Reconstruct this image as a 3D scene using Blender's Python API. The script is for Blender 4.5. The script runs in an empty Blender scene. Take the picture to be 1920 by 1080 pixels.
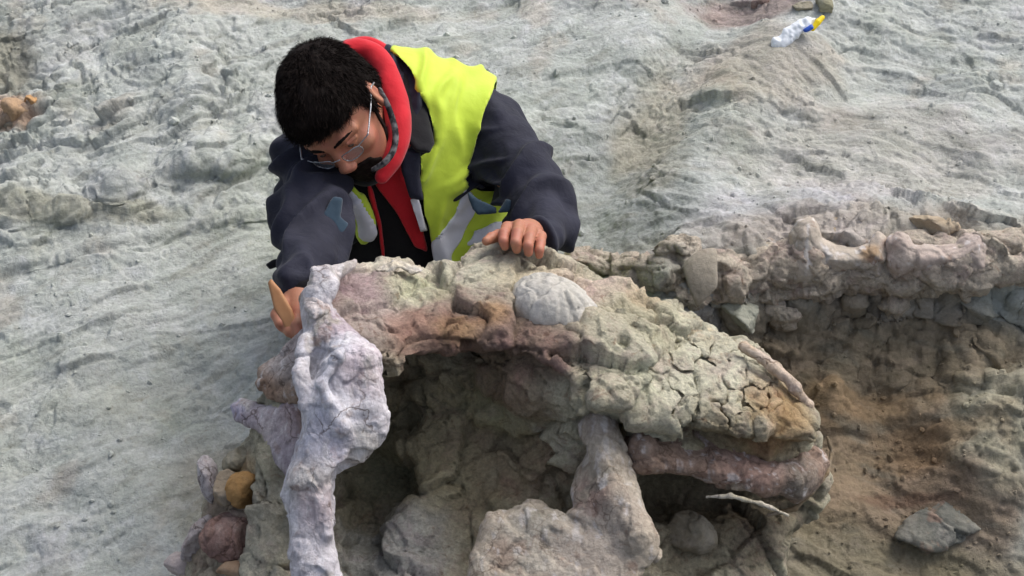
import bpy, math, random
import numpy as np
R_ = math.radians
rng = np.random.RandomState(7); random.seed(7)
sc = bpy.context.scene

# ---------------------------------------------------------------- camera
PITCH = R_(28); FPX = 1920*50/36.0
CAM = np.array([0, 0, 2.48])
RT = np.array([1.0, 0, 0]); UPV = np.array([0, math.sin(PITCH), math.cos(PITCH)]); FW = np.array([0, math.cos(PITCH), -math.sin(PITCH)])
cd = bpy.data.cameras.new('camera'); cd.lens = 50; cd.sensor_width = 36; cd.clip_start = .05; cd.clip_end = 300
cam = bpy.data.objects.new('camera', cd); sc.collection.objects.link(cam)
cam.location = CAM; cam.rotation_euler = (math.pi/2-PITCH, 0, 0); sc.camera = cam
# ---------------------------------------------------------------- light (overcast)
SUN_EL, SUN_AZ = R_(58), R_(62)      # azimuth from +Y (away from the camera) towards +X
w = bpy.data.worlds.new('World'); sc.world = w; w.use_nodes = True
nt = w.node_tree; bg = nt.nodes['Background']
sky = nt.nodes.new('ShaderNodeTexSky'); sky.sky_type = 'NISHITA'; sky.sun_disc = False
sky.sun_elevation = SUN_EL; sky.sun_rotation = SUN_AZ; sky.dust_density = 4; sky.ozone_density = 1.0; sky.air_density = .7
hs = nt.nodes.new('ShaderNodeHueSaturation'); hs.inputs['Saturation'].default_value = .60; nt.links.new(sky.outputs[0], hs.inputs['Color'])
nt.links.new(hs.outputs[0], bg.inputs[0]); bg.inputs[1].default_value = .15
sl = bpy.data.lights.new('sun', 'SUN'); sl.energy = 1.25; sl.angle = R_(40); sl.color = (1, .98, .96)
so = bpy.data.objects.new('sun', sl); sc.collection.objects.link(so)
so.rotation_euler = (math.pi/2-SUN_EL, 0, math.pi-SUN_AZ)
so.location = (3, 3, 6)
sc.view_settings.view_transform = 'Standard'; sc.view_settings.look = 'None'
sc.view_settings.exposure = .64; sc.view_settings.gamma = 1

# ---------------------------------------------------------------- noise
_pr = np.random.RandomState(3)
PERM = _pr.permutation(256); PERM = np.concatenate([PERM]*3)
GR = _pr.normal(size=(256, 3)); GR /= np.linalg.norm(GR, axis=1)[:, None]
GR = GR.astype(np.float32)
FT = _pr.rand(256, 3).astype(np.float32)
def _h(i, j, k): return PERM[PERM[PERM[i & 255]+(j & 255)]+(k & 255)]
def perlin(p):
    p = np.asarray(p, np.float32); f = np.floor(p); i = f.astype(np.int32); f = p-f
    u = f*f*f*(f*(f*6-15)+10); r = 0
    for a in (0, 1):
        wa = u[:, 0] if a else 1-u[:, 0]
        for b in (0, 1):
            wb = u[:, 1] if b else 1-u[:, 1]
            for c in (0, 1):
                wc = u[:, 2] if c else 1-u[:, 2]
                g = GR[_h(i[:, 0]+a, i[:, 1]+b, i[:, 2]+c)]
                r = r+wa*wb*wc*(g[:, 0]*(f[:, 0]-a)+g[:, 1]*(f[:, 1]-b)+g[:, 2]*(f[:, 2]-c))
    return r*1.6
def fbm(p, sc_=1., o=4, gain=.5, ridged=False):
    p = np.asarray(p, np.float32)*sc_; a = 1.; t = 0; r = 0
    for q in range(o):
        n = perlin(p+q*17.3)
        if ridged: n = 1-2*np.abs(n)
        r = r+a*n; t += a; a *= gain; p = p*2.03
    return r/t
def worley(p, sc_=1.):
    p = np.asarray(p, np.float32)*sc_; i = np.floor(p).astype(np.int32); f = p-i
    d1 = np.full(len(p), 9., np.float32); d2 = d1.copy(); cid = np.zeros(len(p), np.int32); off = np.zeros_like(p)
    for a in (-1, 0, 1):
        for b in (-1, 0, 1):
            for c in (-1, 0, 1):
                h = _h(i[:, 0]+a, i[:, 1]+b, i[:, 2]+c); q = FT[h]
                v = np.array([a, b, c], np.float32)+q-f; d = np.sqrt((v*v).sum(1))
                m = d < d1; off[m] = -v[m]
                d2 = np.where(m, d1, np.minimum(d2, d)); cid = np.where(m, h, cid); d1 = np.where(m, d, d1)
    return d1, d2, cid, off
def facet(p, sc_, tilt=1.2, crack=.35):
    """broken rock: every cell is a tilted plane of its own height, with a dark joint between cells"""
    d1, d2, cid, off = worley(p, sc_)
    return (FT[cid, 0]-.5)+tilt*(GR[cid]*off).sum(1)-crack*sst(.10, 0., d2-d1)
def sst(a, b, x):
    t = np.clip((x-a)/(b-a), 0, 1); return t*t*(3-2*t)

# ---------------------------------------------------------------- frames: photo pixel (1920 wide) + distance -> metres (u right, v up, w away)
def V(px, py, d): return np.array([(px-960)/FPX*d, (540-py)/FPX*d, d])
def toW(P): P = np.asarray(P, float); return CAM+P[:, :1]*RT+P[:, 1:2]*UPV+P[:, 2:3]*FW
def pix(P): return 960+P[:, 0]/P[:, 2]*FPX, 540-P[:, 1]/P[:, 2]*FPX
def lin(c):
    c = np.asarray(c, float)/255.; return np.where(c <= .04045, c/12.92, ((c+.055)/1.055)**2.4)

# ---------------------------------------------------------------- distance-field sculpting
def smin(a, b, k):
    if k <= 0: return np.minimum(a, b)
    h = np.clip(.5+.5*(b-a)/k, 0, 1); return b*(1-h)+a*h-k*h*(1-h)
def smax(a, b, k): return -smin(-a, -b, k)
class Grid:
    def __init__(s, lo, hi, h):
        s.lo = np.array(lo, float); s.h = h; s.n = np.ceil((np.array(hi)-s.lo)/h).astype(int)+1
        s.ax = [(s.lo[i]+np.arange(s.n[i])*h).astype(np.float32) for i in range(3)]
        s.D = np.full(tuple(s.n), .5, np.float32)
    def sub(s, lo, hi):
        a = np.clip(np.floor((np.array(lo)-s.lo)/s.h).astype(int), 0, s.n-1); b = np.clip(np.ceil((np.array(hi)-s.lo)/s.h).astype(int)+1, 1, s.n)
        sl = tuple(slice(a[i], max(b[i], a[i]+1)) for i in range(3))
        return sl, (s.ax[0][sl[0]][:, None, None], s.ax[1][sl[1]][None, :, None], s.ax[2][sl[2]][None, None, :])
    def apply(s, f, lo=None, hi=None, k=0., op='u'):
        if lo is None: lo, hi = s.lo, s.lo+s.n*s.h
        sl, q = s.sub(lo, hi); d = f(*q)
        A = s.D[sl]
        s.D[sl] = smin(A, d, k) if op == 'u' else smax(A, -d, k) if op == 's' else smax(A, d, k)
        return s
    def chain(s, pts, k=.01, op='u', sw=1., inner=None):
        """pts: list of (u,v,w,r); tapered capsules blended with each other, then with the grid"""
        pts = np.array(pts, float); m = pts[:, 3].max()+max(k, .01)*2+s.h*3
        def f(x, y, z):
            d = None
            for a, b in zip(pts[:-1], pts[1:]):
                ab = (b-a)[:3]; L = (ab*ab*np.array([1, 1, sw*sw])).sum()+1e-12
                t = np.clip(((x-a[0])*ab[0]+(y-a[1])*ab[1]+(z-a[2])*ab[2]*sw*sw)/L, 0, 1)
                e = np.sqrt((x-a[0]-t*ab[0])**2+(y-a[1]-t*ab[1])**2+((z-a[2]-t*ab[2])*sw)**2)-(a[3]+t*(b[3]-a[3]))
                d = e if d is None else smin(d, e, inner if inner is not None else k*.6)
            return d
        return s.apply(f, pts[:, :3].min(0)-m, pts[:, :3].max(0)+m, k, op)
    def ell(s, c, r, ax=None, k=.01, op='u'):
        c = np.array(c, float); r = np.array(r, float); ax = np.eye(3) if ax is None else np.array(ax, float)
        m = r.max()+max(k, .01)*2+s.h*3
        def f(x, y, z):
            X, Y, Z = x-c[0], y-c[1], z-c[2]
            q = [X*a[0]+Y*a[1]+Z*a[2] for a in ax]
            k0 = np.sqrt(sum((q[i]/r[i])**2 for i in range(3))); k1 = np.sqrt(sum((q[i]/r[i]**2)**2 for i in range(3)))+1e-9
            return k0*(k0-1)/k1
        return s.apply(f, c-m, c+m, k, op)
    def pillow(s, pl, k=.01, op='u', **kw):
        f, lo, hi = pillow(pl, **kw); m = max(k, .01)*2+s.h*3
        return s.apply(f, lo-m, hi+m, k, op)
    def mesh(s): return nets(s.D, s.lo, s.h)
def spline(pts, n=6):
    p = np.array(pts, float); p = np.vstack([2*p[0]-p[1], p, 2*p[-1]-p[-2]]); o = []
    for i in range(1, len(p)-2):
        for t in np.linspace(0, 1, n, endpoint=False):
            o.append(.5*(2*p[i]+(p[i+1]-p[i-1])*t+(2*p[i-1]-5*p[i]+4*p[i+1]-p[i+2])*t*t+(3*p[i]-p[i-1]-3*p[i+1]+p[i+2])*t**3))
    return o+[p[-2]]
def poly2d(P, x, y):
    """signed distance to a polygon (negative inside); x (nx,1,1), y (1,ny,1)"""
    d = None; sgn = np.ones(np.broadcast(x, y).shape, np.float32); n = len(P)
    for i in range(n):
        a = P[i]; b = P[i-1]; e = b-a; wx = x-a[0]; wy = y-a[1]
        t = np.clip((wx*e[0]+wy*e[1])/(e@e+1e-12), 0, 1); q = (wx-e[0]*t)**2+(wy-e[1]*t)**2
        d = q if d is None else np.minimum(d, q)
        c1 = (y >= a[1]) & (x == x); c2 = (y < b[1]) & (x == x); c3 = (e[0]*wy) > (e[1]*wx)
        flip = (c1 & c2 & c3) | (~c1 & ~c2 & ~c3)
        sgn = np.where(flip, -sgn, sgn)
    return (sgn*np.sqrt(d)).astype(np.float32)
def pillow(pl, R=.03, back=None, rnd=None):
    """solid with the outline pl [(px,py,depth)], front and back bulging by R; a plane is fitted through the depths"""
    P = np.array([V(*p) for p in pl]); A = np.c_[np.ones(len(P)), P[:, :2]]
    co = np.linalg.lstsq(A, P[:, 2], rcond=None)[0]; P2 = P[:, :2]; back = back or 1.
    def f(x, y, z):
        d = poly2d(P2, x, y); w0 = co[0]+co[1]*x+co[2]*y
        dz = z-w0; dz = np.where(dz > 0, dz/back, dz)
        e = np.maximum(d+R, 0)
        return np.sqrt(e*e+dz*dz)-R
    w = A@co; lo = np.r_[P2.min(0), w.min()-R]; hi = np.r_[P2.max(0), w.max()+R*back]
    return f, lo, hi
def nets(D, lo, h):
    S = D < 0; nx, ny, nz = D.shape
    c = S[:-1, :-1, :-1].astype(np.int8)
    for a, b, d in ((0,0,1),(0,1,0),(0,1,1),(1,0,0),(1,0,1),(1,1,0),(1,1,1)): c = c+S[a:nx-1+a, b:ny-1+b, d:nz-1+d]
    I = np.argwhere((c > 0) & (c < 8)); idx = np.full(c.shape, -1, np.int32); idx[tuple(I.T)] = np.arange(len(I))
    acc = np.zeros((len(I), 3)); cnt = np.zeros(len(I))
    cor = [(a, b, d) for a in (0, 1) for b in (0, 1) for d in (0, 1)]
    val = {q: D[I[:, 0]+q[0], I[:, 1]+q[1], I[:, 2]+q[2]] for q in cor}
    for q in cor:
        for ax in range(3):
            if q[ax]: continue
            q2 = list(q); q2[ax] = 1; q2 = tuple(q2); a, b = val[q], val[q2]; m = (a < 0) != (b < 0)
            t = np.where(m, a/np.where(m, a-b, 1), 0)
            for i in range(3): acc[:, i] += m*(q[i]+(t if i == ax else 0))
            cnt += m
    Vv = (I+acc/cnt[:, None])*h+lo
    Q = []
    for ax in range(3):
        o = [i for i in range(3) if i != ax]
        s1 = [slice(None)]*3; s2 = [slice(None)]*3; s1[ax] = slice(0, -1); s2[ax] = slice(1, None)
        E = np.argwhere(S[tuple(s1)] != S[tuple(s2)])
        E = E[(E[:, o[0]] > 0) & (E[:, o[1]] > 0) & (E[:, o[0]] < D.shape[o[0]]-1) & (E[:, o[1]] < D.shape[o[1]]-1)]
        fl = S[tuple(E.T)]
        def cell(da, db):
            q = E.copy(); q[:, o[0]] -= da; q[:, o[1]] -= db; return idx[tuple(q.T)]
        qd = np.stack([cell(1, 1), cell(0, 1), cell(0, 0), cell(1, 0)], 1)
        if ax == 1: fl = ~fl
        qd[fl] = qd[fl][:, ::-1]; Q.append(qd)
    return Vv, np.concatenate(Q)
def normals(Vv, Q):
    a, b, c, d = (Vv[Q[:, i]] for i in range(4)); n = np.cross(c-a, d-b); N = np.zeros_like(Vv)
    for i in range(4):
        for k in range(3): N[:, k] += np.bincount(Q[:, i], n[:, k], len(Vv))
    return -N/(np.linalg.norm(N, axis=1)[:, None]+1e-12)
def relax(Vv, Q, it=1):
    for _ in range(it):
        S = np.zeros_like(Vv); c = np.zeros(len(Vv))
        for i in range(4):
            a, b = Q[:, i], Q[:, (i+1) % 4]
            for k in range(3): S[:, k] += np.bincount(a, Vv[b, k], len(Vv))+np.bincount(b, Vv[a, k], len(Vv))
            c += np.bincount(a, None, len(Vv))+np.bincount(b, None, len(Vv))
        Vv = Vv*.5+.5*S/c[:, None]
    return Vv

# ---------------------------------------------------------------- objects
def build(name, Vv, Q, mat, parent=None, col=None, smooth=True, origin=None, world=False):
    """Vv in camera-frame metres; winding fixed here (u,v,w is left-handed)"""
    Wd = np.asarray(Vv, float) if world else toW(Vv)
    if origin is None:
        if parent is not None:
            o = np.zeros(3); p = parent
            while p is not None: o += np.array(p.location); p = p.parent
        else:
            lo, hi = Wd.min(0), Wd.max(0); o = np.array([(lo[0]+hi[0])/2, (lo[1]+hi[1])/2, lo[2]])
    else: o = np.array(origin)
    me = bpy.data.meshes.new(name); Q = np.asarray(Q)
    if not world: Q = Q[:, ::-1]
    k = Q.shape[1]
    me.vertices.add(len(Wd)); me.vertices.foreach_set('co', (Wd-o).astype(np.float32).ravel())
    me.loops.add(Q.size); me.loops.foreach_set('vertex_index', np.ascontiguousarray(Q, dtype=np.int32).ravel())
    me.polygons.add(len(Q)); me.polygons.foreach_set('loop_start', np.arange(0, Q.size, k, dtype=np.int32))
    me.polygons.foreach_set('use_smooth', np.full(len(Q), smooth, dtype=bool))
    me.update(calc_edges=True)
    if col is not None:
        a = me.color_attributes.new('Col', 'FLOAT_COLOR', 'POINT')
        a.data.foreach_set('color', np.c_[col, np.ones(len(col))].astype(np.float32).ravel())
    me.materials.append(mat)
    ob = bpy.data.objects.new(name, me); sc.collection.objects.link(ob)
    if parent is not None:
        ob.parent = parent
    else: ob.location = o
    return ob
def tag(o, label=None, cat=None, group=None, kind=None):
    for k, v in (('label', label), ('category', cat), ('group', group), ('kind', kind)):
        if v: o[k] = v
    return o
def empty(name, P):
    o = bpy.data.objects.new(name, None); sc.collection.objects.link(o); o.location = toW(np.array([P]))[0]; o.empty_display_size = .1
    return o

# ---------------------------------------------------------------- materials
def ramp(nt, f, stops):
    r = nt.nodes.new('ShaderNodeValToRGB'); e = r.color_ramp.elements
    while len(e) < len(stops): e.new(.5)
    for q, (p, c) in zip(e, stops): q.position = p; q.color = (*c, 1) if len(c) == 3 else c
    nt.links.new(f, r.inputs[0]); return r.outputs[0]
def noise(nt, co, scale, detail=6, rough=.6, dist=0, out=0):
    n = nt.nodes.new('ShaderNodeTexNoise'); n.inputs['Scale'].default_value = scale; n.inputs['Detail'].default_value = detail
    n.inputs['Roughness'].default_value = rough; n.inputs['Distortion'].default_value = dist
    nt.links.new(co, n.inputs['Vector']); return n.outputs[out]
def mix(nt, a, b, f, mode='MIX'):
    m = nt.nodes.new('ShaderNodeMix'); m.data_type = 'RGBA'; m.blend_type = mode
    for s, v in ((m.inputs[6], a), (m.inputs[7], b), (m.inputs[0], f)):
        if hasattr(v, 'links') or hasattr(v, 'is_linked'): nt.links.new(v, s)
        elif isinstance(v, (int, float)): s.default_value = v
        else: s.default_value = (*v, 1)
    return m.outputs[2]
def base(name, rough=.9, spec=.25):
    m = bpy.data.materials.new(name); m.use_nodes = True; nt = m.node_tree; b = nt.nodes['Principled BSDF']
    b.inputs['Roughness'].default_value = rough; b.inputs['Specular IOR Level'].default_value = spec
    tc = nt.nodes.new('ShaderNodeNewGeometry'); return m, nt, b, tc.outputs['Position']
def bump(nt, b, hs):
    prev = None
    for h, s, d in hs:
        n = nt.nodes.new('ShaderNodeBump'); n.inputs['Strength'].default_value = s; n.inputs['Distance'].default_value = d
        nt.links.new(h, n.inputs['Height'])
        if prev is not None: nt.links.new(prev, n.inputs['Normal'])
        prev = n.outputs[0]
    nt.links.new(prev, b.inputs['Normal'])
def rock_mat(name, ca, cb, cc, spread=.5, speck=.25, bscale=1., rough=.92, flat=None, stain=None, spec=.2, rel=None, grain=0):
    """albedo = 'Col' attribute (or flat) tinted by patches of ca / cb and small stains of cc"""
    m, nt, b, co = base(name, rough, spec)
    if flat is None:
        at = nt.nodes.new('ShaderNodeVertexColor'); at.layer_name = 'Col'; c = at.outputs[0]
    else:
        at = nt.nodes.new('ShaderNodeRGB'); at.outputs[0].default_value = (*flat, 1); c = at.outputs[0]
    T_ = (lambda q: mix(nt, c, tuple(np.array(q)/np.array(rel)), 1., 'MULTIPLY')) if rel is not None else (lambda q: q)
    n1 = noise(nt, co, 9, 6, .65, .4); f1 = ramp(nt, n1, [(.42, (0, 0, 0)), (.62, (spread,)*3)])
    c = mix(nt, c, T_(ca), f1)
    mp = nt.nodes.new('ShaderNodeMapping'); mp.inputs['Location'].default_value = (5.2, 1.3, 7.7); nt.links.new(co, mp.inputs[0])
    n2 = noise(nt, mp.outputs[0], 17, 6, .7, .6); f2 = ramp(nt, n2, [(.5, (0, 0, 0)), (.68, (spread,)*3)])
    c = mix(nt, c, T_(cb), f2)
    n3 = noise(nt, co, 38, 5, .7, .8); f3 = ramp(nt, n3, [(.58, (0, 0, 0)), (.72, (stain if stain is not None else spread*.8,)*3)])
    c = mix(nt, c, T_(cc), f3)
    n4 = noise(nt, co, 140, 6, .75); g = ramp(nt, n4, [(.3, (1-speck,)*3), (.7, (1+speck,)*3)])
    c = mix(nt, c, g, 1., 'MULTIPLY')
    xb = []
    if grain:
        gm_ = nt.nodes.new('ShaderNodeMapping'); gm_.inputs['Scale'].default_value = (1, 1, .14); gm_.inputs['Rotation'].default_value = (.25, .12, 0); nt.links.new(co, gm_.inputs[0])
        gn = noise(nt, gm_.outputs[0], 105, 5, .65, .5); c = mix(nt, c, ramp(nt, gn, [(.34, (1-.26*grain, 1-.28*grain, 1-.28*grain)), (.62, (1+.12*grain,)*3)]), 1., 'MULTIPLY')
        wv = nt.nodes.new('ShaderNodeVectorMath'); wv.operation = 'MULTIPLY_ADD'; nt.links.new(noise(nt, co, 14, 4, .6, 0, 1), wv.inputs[0]); wv.inputs[1].default_value = (.10, .10, .10); nt.links.new(co, wv.inputs[2])
        vo = nt.nodes.new('ShaderNodeTexVoronoi'); vo.feature = 'DISTANCE_TO_EDGE'; vo.inputs['Scale'].default_value = 13; nt.links.new(wv.outputs[0], vo.inputs['Vector'])
        ck = ramp(nt, vo.outputs['Distance'], [(0, (.38, .34, .31)), (.030, (1, 1, 1))]); on = ramp(nt, noise(nt, co, 7, 2), [(.48, (0, 0, 0)), (.56, (grain,)*3)])
        c = mix(nt, c, mix(nt, c, ck, 1., 'MULTIPLY'), on); xb = [(gn, .45*grain, .005), (ck, .35*grain, .004)]
    nt.links.new(c, b.inputs['Base Color'])
    n5 = noise(nt, co, 60, 8, .7, .3)
    vt = nt.nodes.new('ShaderNodeTexVoronoi'); vt.inputs['Scale'].default_value = 95; vt.feature = 'F1'; nt.links.new(co, vt.inputs['Vector'])
    bump(nt, b, xb+[(n5, .6*bscale, .012), (vt.outputs['Distance'], .22*bscale, .004), (n4, .6*bscale, .004)])
    return m
def cloth_mat(name, c, rough=.85, weave=900, var=.15, sheen=.2, bst=.3):
    m, nt, b, co = base(name, rough, .25)
    n = noise(nt, co, 14, 4, .6); g = ramp(nt, n, [(.3, (1-var,)*3), (.7, (1+var,)*3)])
    nt.links.new(mix(nt, tuple(c), g, 1., 'MULTIPLY'), b.inputs['Base Color'])
    b.inputs['Sheen Weight'].default_value = sheen
    bump(nt, b, [(noise(nt, co, 45, 4, .55, .4), bst, .006), (noise(nt, co, weave, 2), .25, .0006)])
    return m
# ================================================================ THE GROUND: a slope of grey-green marl
NP_ = np.array([0, .643, -.766]); TP = np.array([0, .766, .643]); OP = np.array([0, 0, 3.0])
def plane_pt(px, py):
    px = np.asarray(px, float); py = np.asarray(py, float); rv = (540-py)/FPX; d = 2.298/(.766-.643*rv)
    return np.stack([(px-960)/FPX*d, rv*d, d], -1)
def st(px, py):
    p = plane_pt(px, py); return p[..., 0], p[..., 1]*.766+(p[..., 2]-3)*.643
def polyline_y(pts, x):
    p = np.array(pts, float); return np.interp(x, p[:, 0], p[:, 1])
def macro(s, t):
    """height above the slope plane; a, b are slope coordinates expressed through the spot they have on the bare plane"""
    P = OP+s[:, None]*RT_+t[:, None]*TP; a, b = pix(np.c_[P[:, 0], P[:, 1], np.maximum(P[:, 2], .8)])
    q = np.c_[s, t, s*0]
    g = .050*fbm(q, 1.6, 3)+.040*fbm(q+9, 3.4, 3)
    # bulging bank on the left with a ledge below it
    ly = polyline_y([(-400, 480), (0, 440), (150, 415), (260, 380), (380, 345), (470, 330), (600, 315), (760, 300)], a)+14*perlin(np.c_[a/60, a*0, a*0])
    fade = sst(760, 420, a)
    g += fade*(.034+.03*perlin(np.c_[a/110, b/300, a*0+8]))*sst(ly+26, ly-16, b+16*perlin(np.c_[a/50, b/50, a*0]))*sst(-420, ly-60, b)
    # lower ledge crossing the slope
    l2 = polyline_y([(-400, 560), (0, 520), (300, 455), (520, 405), (760, 370)], a)
    g += fade*.014*sst(l2+10, l2-8, b)
    # gully right of the man, running up and away
    gx = polyline_y([(-200, 1500), (60, 1330), (200, 1240), (330, 1160), (440, 1080), (560, 1010)], b)
    g -= .055*np.exp(-((a-gx)/80)**2)*sst(620, 480, b)
    g += .05*np.exp(-((a-gx-170)/120)**2)*sst(520, 380, b)
    # top right hollow with stones
    g -= .05*np.exp(-(((a-1440)/130)**2+((b+10)/50)**2))
    # the shelf that carries the vertebrae, then the dug face below it
    sh = polyline_y([(1150, 520), (1250, 520), (1450, 470), (1600, 455), (1800, 455), (2100, 470)], a)
    rf = sst(1130, 1330, a)
    g += rf*.085*np.exp(-np.clip((sh+10-b)/75, 0, 9)**2)*(b < sh+10)+rf*.085*(b >= sh+10)
    drop = sh+50+26*perlin(np.c_[a/70, b/70, a*0])+14*perlin(np.c_[a/28, b/28, a*0+5])
    g -= rf*.22*(.62*sst(drop, drop+80, b)+.38*sst(drop+70, drop+230, b+30*perlin(np.c_[a/60, b/60, a*0+9])))
    g += rf*.07*np.exp(-(((b-sh-250)/45)**2))*sst(1400, 1470, a)*(.6+.6*perlin(np.c_[a/90, b/90, a*0]))
    g += rf*.10*np.exp(-(((a-1880)/90)**2+((b-790)/90)**2))
    g -= rf*.03*sst(860, 1000, b)
    # in front of the block the ground has been dug away; behind it a hollow where the man kneels
    g -= .45*sst(1120, 1500, b)*sst(120, 500, a)
    g -= .55*sst(610, 690, a)*sst(1030, 960, a)*sst(400, 470, b)*sst(1100, 950, b)
    # scars at the far left
    g -= .05*np.exp(-(((a-25)/60)**2+((b-150)/70)**2))
    g -= .03*np.exp(-(((a-20)/70)**2+((b-260)/40)**2))
    return g, a, b
RT_ = np.array([1.0, 0, 0])
def detail(P3, s, t, a, b, n):
    q = np.c_[s, t, P3@NP_].astype(np.float32)
    wq = q+.09*np.c_[fbm(q+3, 3, 3), fbm(q+31, 3, 3), fbm(q+61, 3, 3)]
    def ani(th, k):
        c, m = math.cos(th), math.sin(th); return np.c_[(wq[:, 0]*c+wq[:, 1]*m)/k, -wq[:, 0]*m+wq[:, 1]*c, wq[:, 2]]
    A = ani(R_(30), 3.); B = ani(R_(-16), 3.); mr = sst(1150, 1450, a+.3*b)
    ia, ib = mr < 1, mr > 0
    def both(f):
        r = np.zeros(len(s), np.float32); r[ia] += f(A[ia])*(1-mr[ia]); r[ib] += f(B[ib])*mr[ib]; return r
    dug = sst(1180, 1330, a)*sst(430, 500, b)
    bank = sst(620, 420, a)*sst(20, 110, b)*sst(470, 400, b)
    rough = np.clip(.9*sst(-.25, .35, fbm(q+77, 2.1, 3))+(.75-.45*sst(600, 690, b))*dug+.75*bank, 0, 1.5)*(.5+.5*sst(-.1, .3, fbm(q+120, 5, 2)))+.10
    rough = rough*(1-.55*sst(430, 560, b)*sst(600, 450, a))
    h = .015*both(lambda x: facet(x, 8, .9, .0))*(.22+rough)+.020*both(lambda x: fbm(x*np.array([.8, 1.1, 1]), 6, 3, .5, True))*(.5+.6*rough)
    h += .010*both(lambda x: facet(x+3.3, 21, 1.3, .25))*(.14+rough)
    h += .0050*facet(wq+9.1, 50, 1.3, .3)*(.10+rough)
    h += .009*both(lambda x: fbm(x, 7, 4, .5))+.0045*both(lambda x: fbm(x*np.array([.45, 1.5, 1]), 20, 3, .6, True))+.0016*fbm(q+15, 100, 2, .6)
    return h
def spaced(a, b, h, far0, far1):
    core = np.arange(a, b, h); st_ = h; lo = []; x = a
    while x > far0: st_ *= 1.12; x -= st_; lo.append(x)
    st_ = h; hi = []; x = core[-1]
    while x < far1: st_ *= 1.12; x += st_; hi.append(x)
    return np.r_[lo[::-1], core, hi]
def ground_colour(s, t, a, b, n_):
    q = np.c_[s, t, s*0]
    f1 = fbm(q+12, 3.2, 4)[:, None]; f2 = fbm(q+40, 7, 4)[:, None]
    c = lin((178, 181, 175))*np.ones((len(s), 1))
    c = c*(1-sst(.0, .5, f1)*.6)+lin((170, 173, 160))*sst(.0, .5, f1)*.6
    c = c*(1-sst(-.05, -.5, f1)*.7)+lin((178, 176, 178))*sst(-.05, -.5, f1)*.7
    c = c*(1-sst(.15, .5, f2)*.5)+lin((182, 172, 158))*sst(.15, .5, f2)*.45
    nz_ = [fbm(q+z, 9, 3) for z in (3.1, 14.2, 25.7)]; cnt = [0]
    def splat(cx, cy, rx, ry, col, k=1., nz=.5):
        nonlocal c
        cnt[0] += 1
        d = np.sqrt(((a-cx)/rx)**2+((b-cy)/ry)**2)+nz*nz_[cnt[0] % 3]; m = (k*sst(1.15, .55, d))[:, None]
        c = c*(1-m)+lin(col)*m
    splat(1150, 420, 170, 230, (150, 153, 150), .7)          # bluish gully
    splat(1230, 250, 90, 130, (158, 150, 128), .6)
    splat(1420, 150, 170, 90, (172, 158, 140), .5)
    splat(1650, 300, 330, 130, (178, 170, 160), .45)
    splat(1420, 5, 130, 45, (150, 132, 126), .8)
    splat(20, 130, 70, 60, (128, 124, 108), .7)
    splat(20, 215, 75, 36, (170, 138, 112), .8)
    splat(110, 420, 300, 22, (150, 146, 122), .5)
    splat(560, 25, 330, 28, (178, 168, 152), .6)
    splat(1620, 505, 420, 70, (172, 158, 142), .6)
    # freshly dug, damp brown earth right and below
    splat(1660, 640, 380, 80, (122, 114, 100), .9)
    splat(1640, 800, 400, 190, (134, 116, 92), .95, .3)
    splat(1800, 900, 190, 160, (128, 112, 96), .8, .35)
    splat(1620, 1060, 520, 180, (122, 114, 94), .95, .25)
    splat(1300, 980, 160, 130, (118, 112, 92), .8)
    splat(1640, 640, 430, 95, (132, 120, 100), .9, .25)
    splat(1400, 700, 200, 120, (124, 110, 90), .8, .3)
    splat(1890, 760, 100, 110, (160, 155, 135), .9)
    splat(1600, 700, 160, 36, (142, 116, 84), .5, .9)
    splat(1780, 770, 130, 50, (134, 108, 78), .5, .9)
    splat(1740, 860, 120, 14, (104, 76, 62), .5, .8)
    splat(420, 930, 120, 130, (140, 134, 118), .6)
    th = np.where(a+.3*b < 1300, R_(30), R_(-16)); wq = q+.04*np.c_[fbm(q+3, 5, 2), fbm(q+31, 5, 2), s*0]
    X_ = np.c_[(wq[:, 0]*np.cos(th)+wq[:, 1]*np.sin(th))/3.2, -wq[:, 0]*np.sin(th)+wq[:, 1]*np.cos(th), s*0]
    e1 = fbm(X_, 22, 4, .6)[:, None]; e2 = fbm(X_+7, 48, 3, .6)[:, None]
    m = .45*sst(.08, .45, e1); c = c*(1-m)+lin((138, 138, 126))*m*np.minimum(1, c.mean(1)[:, None]/.3)+c*0
    m = .5*sst(.08, .4, -e1); c = c*(1-m)+c*1.28*m
    c = c*(1+.30*e2)
    return np.clip(c, 0, .75)
S1 = spaced(-1.36, 1.36, .0042, -9, 9); T1 = spaced(-.74, 1.02, .0042, -2.2, 14)
ss, tt = np.meshgrid(S1, T1, indexing='ij'); ss = ss.ravel(); tt = tt.ravel()
gm, ga, gb = macro(ss, tt); Pm = OP+ss[:, None]*RT_+tt[:, None]*TP+gm[:, None]*NP_
nS, nT = len(S1), len(T1)
ii, jj = np.meshgrid(np.arange(nS-1), np.arange(nT-1), indexing='ij'); i0 = (ii*nT+jj).ravel()
Qg = np.stack([i0, i0+1, i0+nT+1, i0+nT], 1)
Nm = -normals(Pm, Qg); Nm[(Nm@NP_) < 0] *= -1
gd = detail(Pm, ss, tt, ga, gb, Nm)
Pg = Pm+Nm*gd[:, None]
GH = (gm+gd*.7).reshape(nS, nT)
def gheight(s, t):
    i = np.clip(np.searchsorted(S1, s)-1, 0, nS-2); j = np.clip(np.searchsorted(T1, t)-1, 0, nT-2)
    fx = np.clip((s-S1[i])/(S1[i+1]-S1[i]), 0, 1); fy = np.clip((t-T1[j])/(T1[j+1]-T1[j]), 0, 1)
    return GH[i, j]*(1-fx)*(1-fy)+GH[i+1, j]*fx*(1-fy)+GH[i, j+1]*(1-fx)*fy+GH[i+1, j+1]*fx*fy
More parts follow.
